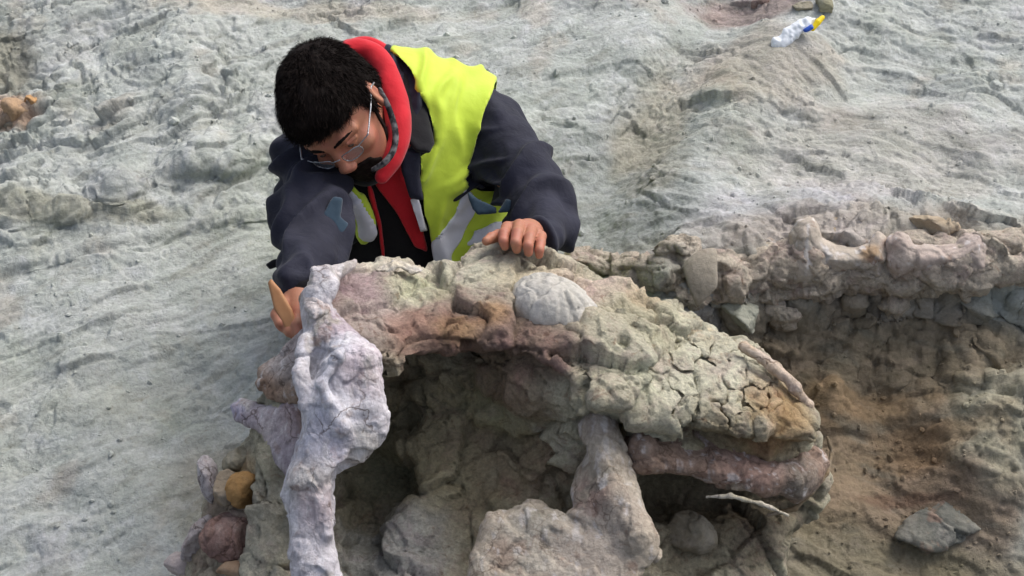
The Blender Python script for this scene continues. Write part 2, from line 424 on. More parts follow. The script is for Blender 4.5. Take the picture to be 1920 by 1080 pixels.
def on_ground(px, py):
    """distance along the ray through a photo pixel to the ground"""
    r = np.array([(px-960)/FPX, (540-py)/FPX, 1.]); d = np.arange(2.0, 4.6, .002); P = d[:, None]*r
    hgt = (P-OP)@NP_; g = gheight(P[:, 0], (P-OP)@TP); k = np.argmax(hgt < g); return float(d[k])
M_ground = rock_mat('marl', lin((156, 159, 150)), lin((194, 193, 192)), lin((150, 140, 122)), .6, .2, 1.15, stain=.35, rel=lin((174, 174, 168)))
ground = build('ground', Pg, Qg[:, ::-1], M_ground, None, ground_colour(ss, tt, ga, gb, None), origin=(0, 3, 0))
tag(ground, 'grey-green marl slope of the dig site with clods, ledges and dug brown earth', 'ground', kind='structure')

# ================================================================ THE FOSSIL BLOCK
M_matrix = rock_mat('fossil_matrix', lin((184, 180, 162)), lin((160, 142, 138)), lin((116, 88, 70)), .6, .32, 1.6, stain=.65, rel=lin((168, 162, 148)))
M_bone = rock_mat('lilac_bone', lin((204, 198, 200)), lin((228, 225, 221)), lin((160, 134, 126)), .42, .14, 1.0, stain=.45, grain=1.)
M_beige = rock_mat('beige_bone', lin((180, 168, 152)), lin((208, 200, 184)), lin((144, 116, 100)), .45, .18, 1.2, stain=.5, grain=.7)
M_pink = rock_mat('pink_bone', lin((144, 124, 110)), lin((172, 158, 150)), lin((104, 72, 60)), .5, .25, 1.2, stain=.55, grain=.7)
M_stone = rock_mat('stone', lin((150, 146, 130)), lin((166, 160, 150)), lin((120, 96, 70)), .35, .16, .6)

def splats(P, base_c, lst, nz=.35, nsc=16):
    """albedo from coloured patches: (px,py,depth, radius in m, colour, weight)"""
    n = fbm(P, nsc, 4)
    c = np.ones((len(P), 1))*lin(base_c)
    for px, py, d, r, col, k in lst:
        e = np.linalg.norm(P-V(px, py, d), axis=1)/r+nz*n
        m = (k*sst(1.1, .4, e))[:, None]; c = c*(1-m)+lin(col)*m
    return c
def crust(Vv, Q, amp=.006, sc_=22, clod=.004, csc=38, fine=.0015, big=0., bsc=11):
    N = normals(Vv, Q); W = Vv+.02*np.c_[perlin(Vv*20), perlin(Vv*20+7), perlin(Vv*20+13)]+.035*np.c_[perlin(Vv*8+3), perlin(Vv*8+27), perlin(Vv*8+43)]
    h = amp*fbm(Vv, sc_, 4, .55)+clod*facet(W, csc, 1.1, .3)+fine*fbm(Vv+3, 120, 2)
    if big: h = h+big*facet(W+1.7, bsc, 1.1, .3)
    return Vv+N*h[:, None]
def solid(name, g, mat, cols, dis=None, parent=None, rl=0):
    Vv, Q = g.mesh()
    if rl: Vv = relax(Vv, Q, rl)
    if dis: Vv = crust(Vv, Q, **dis)
    return build(name, Vv, Q, mat, parent, cols(Vv) if callable(cols) else np.ones((len(Vv), 1))*lin(cols))

g = Grid(V(300, 1260, 2.1)*np.array([1.05, 1.15, 1])-.05, V(1640, 420, 2.75)+np.array([.05, .05, .12]), .0043)
g.lo[2] = 2.0; g = Grid(g.lo, [.78, .16, 2.86], .0043)
# upper band, leaning back
g.pillow([(578,610,2.25),(572,560,2.32),(590,515,2.39),(625,498,2.42),(668,492,2.43),(705,502,2.42),(748,486,2.44),(792,502,2.43),(832,508,2.42),(862,474,2.46),(902,450,2.49),(952,455,2.49),(1005,474,2.47),(1062,494,2.45),(1125,524,2.42),(1190,548,2.40),(1262,578,2.37),(1240,660,2.28),(1170,760,2.20),(1110,760,2.19),(1080,700,2.22),(1000,668,2.23),(900,652,2.23),(800,666,2.22),(722,694,2.20),(690,650,2.23),(620,620,2.25)], R=.045, back=2.0)
# right mass
g.pillow([(1120,560,2.41),(1195,550,2.42),(1300,590,2.41),(1400,642,2.39),(1470,700,2.37),(1524,780,2.34),(1530,830,2.31),(1440,826,2.27),(1300,800,2.24),(1190,790,2.22),(1140,770,2.22),(1112,690,2.28)], R=.052, back=2.2, k=.02)
# wall at the back of the hollow
g.pillow([(640,600,2.54),(1180,600,2.52),(1260,820,2.47),(1300,1250,2.32),(500,1250,2.34),(560,800,2.50)], R=.09, back=1.5, k=.03)
g.pillow([(800,640,2.46),(1100,640,2.42),(1110,780,2.36),(900,800,2.42),(780,740,2.46)], R=.06, k=.03)
g.pillow([(1180,760,2.5),(1540,800,2.5),(1560,900,2.5),(1480,1000,2.46),(1420,1260,2.4),(1150,1260,2.36)], R=.08, k=.03)
# ridges inside the hollow
g.chain([(*V(840,690,2.44),.035),(*V(940,700,2.36),.045),(*V(1010,720,2.31),.05),(*V(1100,740,2.27),.055)], k=.03)
g.chain([(*V(900,760,2.46),.04),(*V(1000,785,2.38),.045),(*V(1090,800,2.32),.04)], k=.03)
g.chain([(*V(1000,880,2.40),.06),(*V(1080,880,2.34),.05)], k=.04)
for _ in range(70):
    px, py = rng.uniform(690, 1100), rng.uniform(640, 1050); dd = 2.50-.12*(px-690)/410-.10*max(0, py-900)/150+rng.uniform(-.05, .02)
    rr = rng.uniform(.014, .034); g.ell(V(px, py, dd), (rr*rng.uniform(.8, 1.6), rr*rng.uniform(.6, 1), rr), k=.012)
g.chain([(*V(880,690,2.53),.035),(*V(980,735,2.46),.045),(*V(1090,745,2.38),.05)], k=.03)
g.chain([(*V(720,800,2.56),.03),(*V(900,800,2.52),.03),(*V(1080,820,2.44),.035)], k=.03)
g.chain([(*V(930,880,2.48),.05),(*V(1060,860,2.42),.06)], k=.04)
# floor of the hollow, in front
g.pillow([(610,1044,2.36),(760,1036,2.40),(900,1030,2.38),(1000,1120,2.2),(1000,1260,2.1),(560,1260,2.1),(590,1100,2.24)], R=.05, k=.03)
# left flank
g.pillow([(566,640,2.32),(600,700,2.32),(606,1250,2.25),(330,1250,2.36),(350,1040,2.42),(392,950,2.42),(440,870,2.42),(486,820,2.40),(500,740,2.38)], R=.06, k=.02)
g.chain([(*V(505,850,2.30),.02),(*V(500,950,2.28),.028),(*V(505,1050,2.26),.035),(*V(510,1180,2.24),.05)], k=.02)
g.chain([(*V(820,770,2.43),.02),(*V(940,775,2.40),.026),(*V(1070,790,2.36),.024)], k=.012)
g.chain([(*V(860,720,2.42),.022),(*V(960,730,2.385),.03),(*V(1080,725,2.34),.03)], k=.012)
g.chain([(*V(1230,815,2.29),.03),(*V(1330,825,2.31),.032),(*V(1430,836,2.33),.032),(*V(1515,830,2.36),.025)], k=.02)
for _ in range(34):
    py = rng.uniform(900, 1090); px = rng.uniform(np.interp(py, [820, 1090], [480, 390]), 545); rr = rng.uniform(.012, .026)
    g.ell(V(px, py, 2.345-.0004*(px-400)+rng.uniform(-.02, .03)), (rr*rng.uniform(.8, 1.5), rr*rng.uniform(.7, 1.1), rr), k=.008)
# carve: the dark pocket right behind the lilac bone, the slot under the right-hand bone
for px, py, dd, r_ in ((680,870,2.38,.06),(690,940,2.36,.07),(680,990,2.35,.05),(740,900,2.38,.05),(745,720,2.38,.04),(725,790,2.38,.05),(1240,930,2.33,.04)):
    g.ell(V(px, py, dd), (r_, r_*.8, .09), k=.03, op='s')
g.ell(V(1290,935,2.38), (.12,.05,.09), k=.02, op='s')
g.ell(V(1440,920,2.40), (.09,.05,.06), k=.02, op='s')
g.ell(V(880,655,2.21), (.09,.018,.03), k=.02, op='s')
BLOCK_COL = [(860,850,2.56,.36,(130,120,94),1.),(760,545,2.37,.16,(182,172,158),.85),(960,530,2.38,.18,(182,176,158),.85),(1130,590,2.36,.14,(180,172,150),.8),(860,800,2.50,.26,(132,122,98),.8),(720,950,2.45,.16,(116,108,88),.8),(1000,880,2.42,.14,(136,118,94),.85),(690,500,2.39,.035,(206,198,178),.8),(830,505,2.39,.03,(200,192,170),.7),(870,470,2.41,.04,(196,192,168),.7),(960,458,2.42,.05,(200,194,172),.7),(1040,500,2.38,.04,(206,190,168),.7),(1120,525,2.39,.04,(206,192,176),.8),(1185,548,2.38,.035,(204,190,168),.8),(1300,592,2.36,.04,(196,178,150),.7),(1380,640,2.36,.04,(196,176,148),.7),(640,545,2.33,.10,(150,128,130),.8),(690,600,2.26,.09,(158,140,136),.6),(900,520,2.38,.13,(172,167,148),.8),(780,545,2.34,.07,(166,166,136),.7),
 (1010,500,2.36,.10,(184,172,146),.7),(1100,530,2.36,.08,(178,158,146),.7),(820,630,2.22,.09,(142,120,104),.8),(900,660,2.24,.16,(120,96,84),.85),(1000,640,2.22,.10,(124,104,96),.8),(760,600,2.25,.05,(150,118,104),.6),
 (860,605,2.24,.05,(150,122,84),.5),(920,580,2.26,.04,(160,124,84),.5),
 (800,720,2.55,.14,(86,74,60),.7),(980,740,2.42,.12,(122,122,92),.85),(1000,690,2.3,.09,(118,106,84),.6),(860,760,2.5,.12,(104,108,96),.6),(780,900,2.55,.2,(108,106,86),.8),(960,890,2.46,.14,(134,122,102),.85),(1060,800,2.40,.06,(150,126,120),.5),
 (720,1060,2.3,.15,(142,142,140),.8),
 (1300,700,2.30,.20,(178,174,154),.9),(1200,620,2.33,.10,(162,156,130),.7),(1440,790,2.30,.09,(146,110,62),.75),(1350,815,2.26,.08,(120,102,70),.7),(1210,580,2.37,.06,(176,156,128),.6),(1180,720,2.26,.07,(160,164,138),.7),
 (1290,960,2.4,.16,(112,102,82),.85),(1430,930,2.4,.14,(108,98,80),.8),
 (520,900,2.3,.12,(152,146,126),.9),(520,1040,2.26,.14,(160,154,138),.9),(430,1000,2.36,.12,(140,124,108),.7),(470,900,2.36,.06,(150,118,70),.5)]
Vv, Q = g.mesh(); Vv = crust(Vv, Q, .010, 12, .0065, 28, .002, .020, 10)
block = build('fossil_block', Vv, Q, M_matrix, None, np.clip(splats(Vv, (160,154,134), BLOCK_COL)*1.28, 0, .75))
tag(block, 'large hollowed block of grey-green rock holding fossil bones in front of the man', 'fossil block')

# ---- pale cracked pieces on the right mass, each its own chunk
fm, flo, fhi = pillow([(1132,580,2.405),(1200,560,2.415),(1300,597,2.405),(1390,645,2.385),(1460,700,2.365),(1490,780,2.325),(1430,820,2.27),(1300,795,2.245),(1190,785,2.225),(1140,760,2.23),(1125,660,2.30)], R=.055, back=1.)
seeds = []; tries = 0
while len(seeds) < 40 and tries < 6000:
    tries += 1; p = np.array([rng.uniform(1130, 1480), rng.uniform(575, 815)])
    Pp = np.array([V(*p[:1], p[1], 2.3)]); dd = poly2d(np.array([V(a_, b_, 2.3)[:2] for a_, b_ in ((1150,590),(1200,570),(1300,604),(1390,655),(1450,705),(1475,770),(1420,815),(1300,790),(1190,780),(1140,750),(1135,660))]), Pp[:, 0][:, None, None], Pp[:, 1][None, :, None])
    if dd[0, 0, 0] > -.012: continue
    if all(np.hypot(*(p-q)) > 30+36*rng.rand()**1.5 for q in seeds): seeds.append(p)
SD = np.array([V(p[0], p[1], 2.30)[:2] for p in seeds])
for i, c in enumerate(SD):
    d = np.linalg.norm(SD-c, axis=1); near = [j for j in np.argsort(d)[1:12]]; rad = min(.06, d[near[4]]*.8)
    off = rng.uniform(-.003, .005)
    hh = .0034; gr = Grid(np.r_[c-rad, 2.14], np.r_[c+rad, 2.46], hh)
    def fc(x, y, z):
        e = fm(x, y, z)-off
        for j in near:
            n = SD[j]-c; L = np.linalg.norm(n); n = n/L
            sg = 1 if i < j else -1; lo_, hi_ = min(i, j), max(i, j)
            wob = sg*(.0022*np.sin(z*90+lo_)+.0024*np.sin(sg*(x*n[1]-y*n[0])*150+lo_+hi_))
            e = smax(e, (x-c[0])*n[0]+(y-c[1])*n[1]-L/2+.0004+wob*1.5, .0035)
        return np.maximum(e, np.maximum(np.maximum(np.abs(x-c[0]), np.abs(y-c[1]))-rad+hh*2, z-2.43))
    gr.apply(fc); Vv, Q = gr.mesh()
    if len(Vv) < 20: continue
    Vv = crust(Vv, Q, .006, 24, .0045, 40, .0015)
    t_ = rng.uniform(.92, 1.08); 
    build('matrix_chunk', Vv, Q, M_matrix, block, splats(Vv, (178,174,156), BLOCK_COL[-12:-8]+[(1290,620,2.36,.06,(176,152,116),.4)])*t_*1.3)

def bone(name, pl, R, mat, cols, label, cat, h=.0035, extra=None, dis=dict(amp=.005, sc_=12, clod=.0020, csc=30, fine=.0010, big=.0045, bsc=13), back=1., rl=0, dirt=(150, 144, 128), chalk=1.):
    f, lo, hi = pillow(pl, R, back); m = .03
    g = Grid(lo-m, hi+m, h); g.apply(f)
    if extra: extra(g)
    def cc(P):
        k_ = cols(P) if callable(cols) else np.ones((len(P), 1))*lin(cols)
        m1 = (.7*sst(.22, .36, fbm(P+2.2, 11, 5, .6)))[:, None]; m2 = (.6*sst(.24, .36, fbm(P+8.8, 24, 4, .6)))[:, None]; m3 = (chalk*.55*sst(.15, .3, fbm(P*np.array([2.6, 1, 2.6])+5.5, 22, 4, .6)))[:, None]
        k_ = k_*(1-m1)+lin(dirt)*m1; k_ = k_*(1-m2)+lin((128, 100, 86))*m2
        return k_*(1-m3)+lin((224, 221, 220))*m3
    o = solid(name, g, mat, cc, dis, rl=rl); return tag(o, label, cat)
# the tall lilac bone
def ex(g):
    g.chain([(*V(600,520,2.275),.014),(*V(592,575,2.25),.024),(*V(620,640,2.20),.028),(*V(675,680,2.165),.030),(*V(700,770,2.155),.020)], k=.012)
    g.chain([(*V(575,640,2.19),.012),(*V(562,700,2.155),.012),(*V(575,760,2.145),.010),(*V(640,780,2.135),.012),(*V(690,760,2.14),.010)], k=.010)
    g.ell(V(630,735,2.125), (.028,.016,.014), k=.010, op='s')
    g.ell(V(590,640,2.155), (.012,.02,.014), k=.008, op='s')
    g.chain([(*V(650,790,2.135),.010),(*V(640,850,2.125),.010),(*V(600,900,2.115),.012),(*V(615,1000,2.11),.009)], k=.010)
    g.chain([(*V(640,700,2.165),.036),(*V(615,800,2.15),.030),(*V(582,900,2.14),.028),(*V(585,1000,2.135),.026),(*V(600,1130,2.12),.034)], k=.02)
    g.chain([(*V(690,800,2.16),.028),(*V(672,850,2.16),.02)], k=.02)
    g.ell(V(577,690,2.115), (.010,.024,.028), k=.012, op='s')
    g.ell(V(640,835,2.105), (.012,.026,.022), k=.014, op='s')
    g.ell(V(610,745,2.10), (.03,.012,.02), k=.02, op='s')
    g.chain([(*V(640,800,2.12),.006),(*V(600,720,2.11),.007),(*V(640,660,2.12),.006)], k=.02)
    g.ell(V(655,895,2.12), (.02,.02,.04), k=.01, op='s')
bone('fossil_bone', [(592,504,2.27),(625,500,2.27),(640,530,2.25),(612,590,2.22),(650,615,2.2),(700,650,2.18),(718,690,2.17),(718,730,2.165),(728,775,2.16),(716,800,2.16),(698,808,2.16),(690,840,2.155),(660,868,2.15),(630,885,2.15),(622,940,2.15),(622,1000,2.145),(640,1060,2.14),(660,1140,2.13),(555,1140,2.13),(552,1000,2.14),(532,930,2.15),(545,870,2.155),(560,800,2.16),(552,750,2.165),(550,690,2.17),(575,620,2.20),(572,560,2.24)], .017, M_bone,
 lambda P: splats(P, (204,201,205), [(630,680,2.14,.09,(206,205,212),.9),(600,540,2.25,.05,(206,196,192),.9),(590,590,2.22,.03,(200,186,178),.8),(690,690,2.14,.06,(206,190,194),.8),(680,840,2.13,.04,(196,190,172),.8),(590,820,2.12,.07,(182,182,196),.8),(580,900,2.11,.05,(172,166,158),.8),(600,960,2.11,.05,(192,174,176),.8),(600,1060,2.1,.09,(202,198,202),.8),(580,690,2.13,.03,(150,146,156),.6),(640,840,2.11,.03,(150,148,166),.6),(635,610,2.2,.05,(160,140,146),.7)]),
 'tall lilac-white fossil bone standing along the left side of the dark hollow', 'fossil bone', extra=ex, h=.0032)
# crest fragments at the top rim
bone('fossil_bone', [(572,580,2.20),(568,545,2.24),(590,508,2.28),(640,496,2.30),(668,486,2.30),(664,500,2.30),(640,524,2.28),(622,560,2.24),(612,588,2.2),(590,600,2.19)], .022, M_bone,
 (198,188,184), 'pale knobby bone end at the top of the tall lilac bone by the hand', 'fossil bone', h=.003)
bone('bone_fragment', [(700,508,2.36),(722,494,2.37),(745,484,2.37),(775,496,2.37),(800,508,2.36),(770,516,2.35),(745,504,2.35),(725,514,2.35)], .012, M_bone, (204,194,170), 'thin cream bone rim on the block crest below the black shirt', 'bone fragment', h=.003)
# wings at the left
bone('bone_fragment', [(478,722,2.33),(480,690,2.34),(530,655,2.33),(575,606,2.31),(600,620,2.29),(578,690,2.27),(560,756,2.27),(500,752,2.31)], .02, M_pink,
 lambda P: splats(P, (160,140,122), [(530,670,2.3,.06,(182,174,170),.9),(560,630,2.29,.05,(184,176,176),.9),(500,735,2.3,.04,(150,122,100),.7)]), 'brown and grey wedge-shaped bone fragment left of the tall lilac bone', 'bone fragment')
bone('bone_fragment', [(432,762,2.37),(450,744,2.37),(500,757,2.33),(560,752,2.27),(568,830,2.25),(545,905,2.25),(515,870,2.27),(492,815,2.31),(442,788,2.36)], .018, M_bone,
 lambda P: splats(P, (164,152,158), [(450,760,2.36,.04,(176,172,190),.9),(510,810,2.3,.04,(176,160,156),.7),(545,780,2.26,.05,(150,128,124),.7)]), 'purple-grey bone wing pointing left out of the block', 'bone fragment')
# boulder
g = Grid(V(1043,590,2.3)-.11, V(1043,590,2.3)+.11, .0034); g.ell(V(1044,588,2.325), (.072,.054,.06), [(.94,-.34,0),(.34,.94,0),(0,0,1)]); g.ell(V(1010,562,2.335), (.035,.03,.05), k=.03)
tag(solid('boulder', g, M_stone, lambda P: splats(P, (190,186,178), [(1040,640,2.27,.035,(150,118,108),.8)]), dict(amp=.005, sc_=14, clod=.003, csc=40, fine=.0008, big=.006, bsc=14)), 'smooth pale rounded boulder set in the upper front of the block', 'boulder')
# right-hand horizontal bone
bone('fossil_bone', [(1170,856,2.272),(1176,820,2.292),(1200,796,2.302),(1260,790,2.322),(1330,806,2.322),(1400,830,2.332),(1470,838,2.352),(1528,830,2.382),(1548,866,2.372),(1536,896,2.352),(1492,938,2.332),(1462,916,2.312),(1420,918,2.302),(1350,902,2.292),(1300,878,2.282),(1250,880,2.272),(1220,872,2.272),(1190,878,2.272)], .038, M_pink,
 lambda P: splats(P, (152,130,114), [(1215,845,2.2,.03,(168,162,152),.9),(1400,870,2.26,.08,(164,136,124),.8),(1510,895,2.30,.05,(128,122,112),.9),(1300,840,2.22,.07,(142,120,104),.7)]), 'pinkish-brown fossil bone lying level under the cracked right part of the block', 'fossil bone', extra=lambda g: g.ell(V(1212,846,2.245), (.024,.028,.025), k=.02).chain([(*V(1250,866,2.26),.014),(*V(1340,882,2.27),.016),(*V(1440,896,2.285),.018),(*V(1500,890,2.31),.02)], k=.03).apply(lambda x, y, z: -((x-V(1500,880,2.27)[0])*.62-(y-V(1500,880,2.27)[1])*.50-(z-2.27)*.60-.012), V(1400,980,2.2), V(1600,800,2.45), k=.006, op='s'), dis=dict(amp=.006, sc_=12, clod=.0025, csc=34, fine=.0012, big=.005, bsc=12))
# forked bone running down into a broad flat foot
bone('fossil_bone', [(1082,800,2.26),(1110,775,2.27),(1150,800,2.26),(1184,868,2.24),(1200,930,2.22),(1236,1002,2.19),(1236,1040,2.18),(1195,1084,2.17),(1170,1140,2.14),(860,1150,2.14),(884,1040,2.20),(910,990,2.22),(918,966,2.23),(960,958,2.23),(990,948,2.235),(1042,956,2.23),(1064,968,2.23),(1076,950,2.23),(1072,920,2.235),(1086,880,2.24),(1106,850,2.25)], .024, M_beige,
 lambda P: splats(P, (184,172,154), [(1120,790,2.24,.04,(160,148,140),.8),(1110,930,2.2,.05,(152,120,112),.6),(1180,960,2.18,.05,(176,164,150),.8),(1000,1010,2.2,.07,(180,174,160),.8),(950,1040,2.16,.04,(150,126,110),.7),(1100,1040,2.16,.08,(170,160,150),.8)]),
 'greyish-pink bone rising by the hollow and spreading into a broad pale foot', 'fossil bone',
 extra=lambda g: g.chain([(*V(1120,800,2.25),.028),(*V(1140,870,2.225),.026),(*V(1150,930,2.205),.03),(*V(1200,1010,2.175),.03)], k=.02).chain([(*V(930,990,2.215),.02),(*V(1000,975,2.215),.026),(*V(1050,990,2.205),.022)], k=.02).chain([(*V(1050,968,2.195),.006),(*V(1100,990,2.18),.008),(*V(1140,1000,2.17),.006)], k=.012, op='s'))
# ledge running right from the block, carrying the vertebrae
lg = [(1090,500,.035),(1170,512,.045),(1260,522,.045),(1350,520,.05),(1430,505,.055),(1520,505,.06),(1600,500,.062),(1700,492,.062),(1800,490,.06),(1900,488,.06),(2010,490,.06),(2160,500,.05)]
P_ = np.array([(*V(x_, y_, on_ground(x_, y_)+.012), r_) for x_, y_, r_ in lg]); g = Grid(P_[:, :3].min(0)-.12, P_[:, :3].max(0)+.12, .0055); g.chain(P_, k=.03)
for _ in range(26):
    x_ = rng.uniform(1100, 2100); k_ = np.interp(x_, [l[0] for l in lg], range(len(lg))); p_ = P_[int(k_)]*(1-k_ % 1)+P_[min(int(k_)+1, len(lg)-1)]*(k_ % 1); r_ = rng.uniform(.02, .045)
    g.ell(p_[:3]+rng.normal(size=3)*np.array([.0, .03, .02]), (r_*1.4, r_*.8, r_), k=.012)
Vv, Q = g.mesh(); Vv = crust(Vv, Q, .010, 14, .008, 28, .002, .016, 12)
tag(build('rock_ledge', Vv, Q, M_matrix, None, np.clip(splats(Vv, (174,163,148), [(1540,500,2.8,.12,(182,166,146),.7),(1760,490,2.8,.12,(180,162,150),.7),(1240,520,2.85,.12,(158,158,148),.8)])*1.15, 0, .7)), 'long pale beige rock ledge running from the block crest to the right edge', 'rock ledge')
# thin rim, stick, root
def tube(name, pts, mat, col, label, cat, h=.0018, dis=dict(amp=.004, sc_=35, clod=.0004, csc=80, fine=.0003)):
    P = np.array([(*V(*p[:3]), p[3]) for p in pts]); g = Grid(P[:, :3].min(0)-.03, P[:, :3].max(0)+.03, h); g.chain(P, k=.006)
    return tag(solid(name, g, mat, col, dis), label, cat)
tube('bone_fragment', [(1395,650,2.32,.010),(1430,672,2.31,.008),(1452,690,2.305,.011),(1478,712,2.305,.008),(1492,728,2.305,.010),(1505,745,2.31,.007),(1514,758,2.315,.009),(1527,787,2.32,.005)], M_bone, (196,176,152), 'slender pale bone edge along the upper right rim of the block', 'bone fragment')
tube('twig', [(1325,932,2.27,.0025),(1370,930,2.26,.004),(1425,944,2.255,.0035),(1478,966,2.26,.002)], M_bone, (186,178,150), 'thin pale twig lying below the right-hand bone', 'twig')
tube('root', [(1552,820,2.40,.003),(1560,850,2.40,.0035),(1550,890,2.37,.0035),(1520,925,2.35,.004),(1490,954,2.345,.004),(1440,966,2.34,.003)], M_stone, (118,100,76), 'thin curved brown root around the tip of the right-hand bone', 'root')
# ================================================================ THE MAN
M_skin_m, nt, b, co = base('skin', .55, .4); M_skin = M_skin_m
c0 = mix(nt, tuple(lin((164, 112, 86))), tuple(lin((170, 106, 86))), ramp(nt, noise(nt, co, 30, 4), [(.4, (0, 0, 0)), (.65, (1, 1, 1))]))
nt.links.new(c0, b.inputs['Base Color']); b.inputs['Subsurface Weight'].default_value = .12; b.inputs['Subsurface Radius'].default_value = (.01, .004, .002); b.inputs['Subsurface Scale'].default_value = .5
bump(nt, b, [(noise(nt, co, 130, 4, .6, .5), .3, .0022), (noise(nt, co, 500, 3), .15, .001)])
M_jacket = cloth_mat('charcoal_jacket', lin((33, 34, 47)), .8, var=.25, bst=.5, sheen=.05)
M_black = cloth_mat('black_fleece', lin((20, 19, 22)), .9, sheen=.1)
M_red = cloth_mat('red_fleece', lin((192, 28, 40)), .85, var=.1)
M_vest = cloth_mat('hi_vis_fabric', (.52, .66, .05), .6, var=.06, bst=.2)
M_refl = cloth_mat('reflective_tape', lin((205, 205, 214)), .4, var=.1, sheen=0)
M_teal = cloth_mat('teal_patch', lin((46, 64, 78)), .9)
M_trouser = cloth_mat('trouser_cloth', lin((48, 50, 58)), .9)
M_hair, nt, b, co = base('black_hair', .75, .12)
nt.links.new(mix(nt, (.004, .003, .0025), (.014, .008, .006), noise(nt, co, 90, 2)), b.inputs['Base Color'])
M_metal, nt, b, co = base('glasses_metal', .3, .5); b.inputs['Metallic'].default_value = .8; b.inputs['Base Color'].default_value = (.35, .36, .38, 1)
M_lens, nt, b, co = base('lens', .03, .5); b.inputs['Alpha'].default_value = .07; b.inputs['Base Color'].default_value = (.7, .75, .8, 1)
M_eye, nt, b, co = base('eye', .2, .5); b.inputs['Base Color'].default_value = (.10, .07, .055, 1)
M_wood, nt, b, co = base('pale_wood', .6, .3)
nt.links.new(mix(nt, tuple(lin((178, 132, 92))), tuple(lin((148, 102, 66))), noise(nt, co, 60, 4)), b.inputs['Base Color'])

def unit(v): v = np.array(v, float); return v/np.linalg.norm(v)
man = empty('person', V(780, 900, 3.15))
tag(man, 'man in red hood and yellow hi-vis vest bending over the fossil block', 'person')
def part(name, g, mat, parent=man, dis=None, rl=0):
    Vv, Q = g.mesh() if isinstance(g, Grid) else g
    if rl: Vv = relax(Vv, Q, rl)
    if dis: Vv = Vv+normals(Vv, Q)*dis(Vv)[:, None]
    return build(name, Vv, Q, mat, parent)
# ---- head axes
flip = np.array([1, 1, -1.])
hH = unit((-.50, .37, .78)); hN = np.array([.06, -.90, .42]); hN = unit(hN-hH*(hN@hH)); hL = np.cross(hH, hN)
hH, hN, hL = hH*flip, hN*flip, hL*flip
HC = V(622, 197, 2.60); HAX = [hL, hN, hH]
def hp(l, n, h): return HC+hL*l+hN*n+hH*h
def hc(l, n, h, r): return (*hp(l, n, h), r)
g = Grid(HC-.17, HC+.17, .0021)
g.ell(hp(0, -.006, .012), (.075, .096, .088), HAX)
g.ell(hp(0, .030, -.055), (.060, .066, .075), HAX, k=.03)
g.ell(hp(0, .048, -.090), (.046, .048, .040), HAX, k=.03)
g.ell(hp(0, .080, -.116), (.020, .016, .016), HAX, k=.02)
for s in (-1, 1):
    g.ell(hp(.043*s, .066, -.040), (.022, .022, .016), HAX, k=.018)
    g.chain([hc(.012*s, .090, .004, .009), hc(.030*s, .086, .008, .009), hc(.050*s, .070, .002, .008)], k=.012)
    g.ell(hp(.032*s, .100, -.016), (.018, .014, .011), HAX, k=.012, op='s')
    g.ell(hp(.031*s, .078, -.016), (.0125, .0125, .0125), HAX, k=.004)
    g.chain([hc(.014*s, .088, -.0085, .0035), hc(.031*s, .0905, -.0065, .0035), hc(.046*s, .079, -.012, .003)], k=.004)   # upper lid
    g.ell(hp(.011*s, .106, -.052), (.008, .010, .008), HAX, k=.006)
    # ears
    e = hp(.076*s, -.012, -.022)
    g.ell(e, (.010, .019, .032), [unit(hL*s-hN*.35), hN, hH], k=.008)
    g.ell(e+hL*.012*s+hN*.004, (.006, .011, .021), [unit(hL*s-hN*.35), hN, hH], k=.004, op='s')
    g.ell(e+hL*.004*s-hH*.026+hN*.006, (.007, .010, .010), HAX, k=.006)
g.chain([hc(0, .092, .000, .0075), hc(0, .103, -.025, .008), hc(0, .113, -.044, .0095)], k=.010)
g.ell(hp(0, .106, -.052), (.012, .010, .007), HAX, k=.008)
g.chain([hc(-.022, .086, -.077, .004), hc(0, .097, -.074, .006), hc(.022, .086, -.077, .004)], k=.006)
g.chain([hc(-.019, .084, -.087, .004), hc(0, .094, -.088, .007), hc(.019, .084, -.087, .004)], k=.006)
g.chain([hc(-.022, .091, -.0815, .0022), hc(0, .102, -.081, .0022), hc(.022, .091, -.0815, .0022)], k=.003, op='s')
headD = g.D.copy()
g.chain([(*hp(0, -.02, -.06), .052), (*V(700, 205, 2.735), .056), (*V(735, 215, 2.80), .07)], k=.02)
head_mesh = g.mesh()
# ---- hands (five fingers each)
def hand(wrist, palm, knuck, fingers, thumb, h=.002):
    P = np.array([wrist[:3], palm[:3]]+[f[-1][:3] for f in fingers]+[thumb[-1][:3]])
    g = Grid(P.min(0)-.05, P.max(0)+.05, h)
    g.chain([wrist, palm], k=.01)
    for kn in knuck: g.chain([(*palm[:3], palm[3]*.8), kn], k=.012)
    for f in fingers:
        q = Grid(P.min(0)-.05, P.max(0)+.05, h); q.chain(f, k=.004); 
        g.D = smin(g.D, q.D, .0035)
    q = Grid(P.min(0)-.05, P.max(0)+.05, h); q.chain(thumb, k=.006); g.D = smin(g.D, q.D, .006)
    return g
def vr(px, py, d, r): return (*V(px, py, d), r)
kn1 = [vr(951, 427, 2.445, .0105), vr(974, 423, 2.44, .011), vr(996, 431, 2.44, .0105), vr(1014, 443, 2.445, .0095)]
fg1 = [[kn1[0], vr(945, 438, 2.405, .0095), vr(944, 452, 2.39, .0085), vr(947, 462, 2.392, .0075)],
       [kn1[1], vr(970, 437, 2.395, .010), vr(967, 455, 2.378, .009), vr(969, 467, 2.382, .008)],
       [kn1[2], vr(993, 445, 2.395, .0098), vr(990, 461, 2.378, .0088), vr(991, 473, 2.382, .0078)],
       [kn1[3], vr(1013, 456, 2.405, .009), vr(1011, 469, 2.39, .008), vr(1011, 478, 2.394, .007)]]
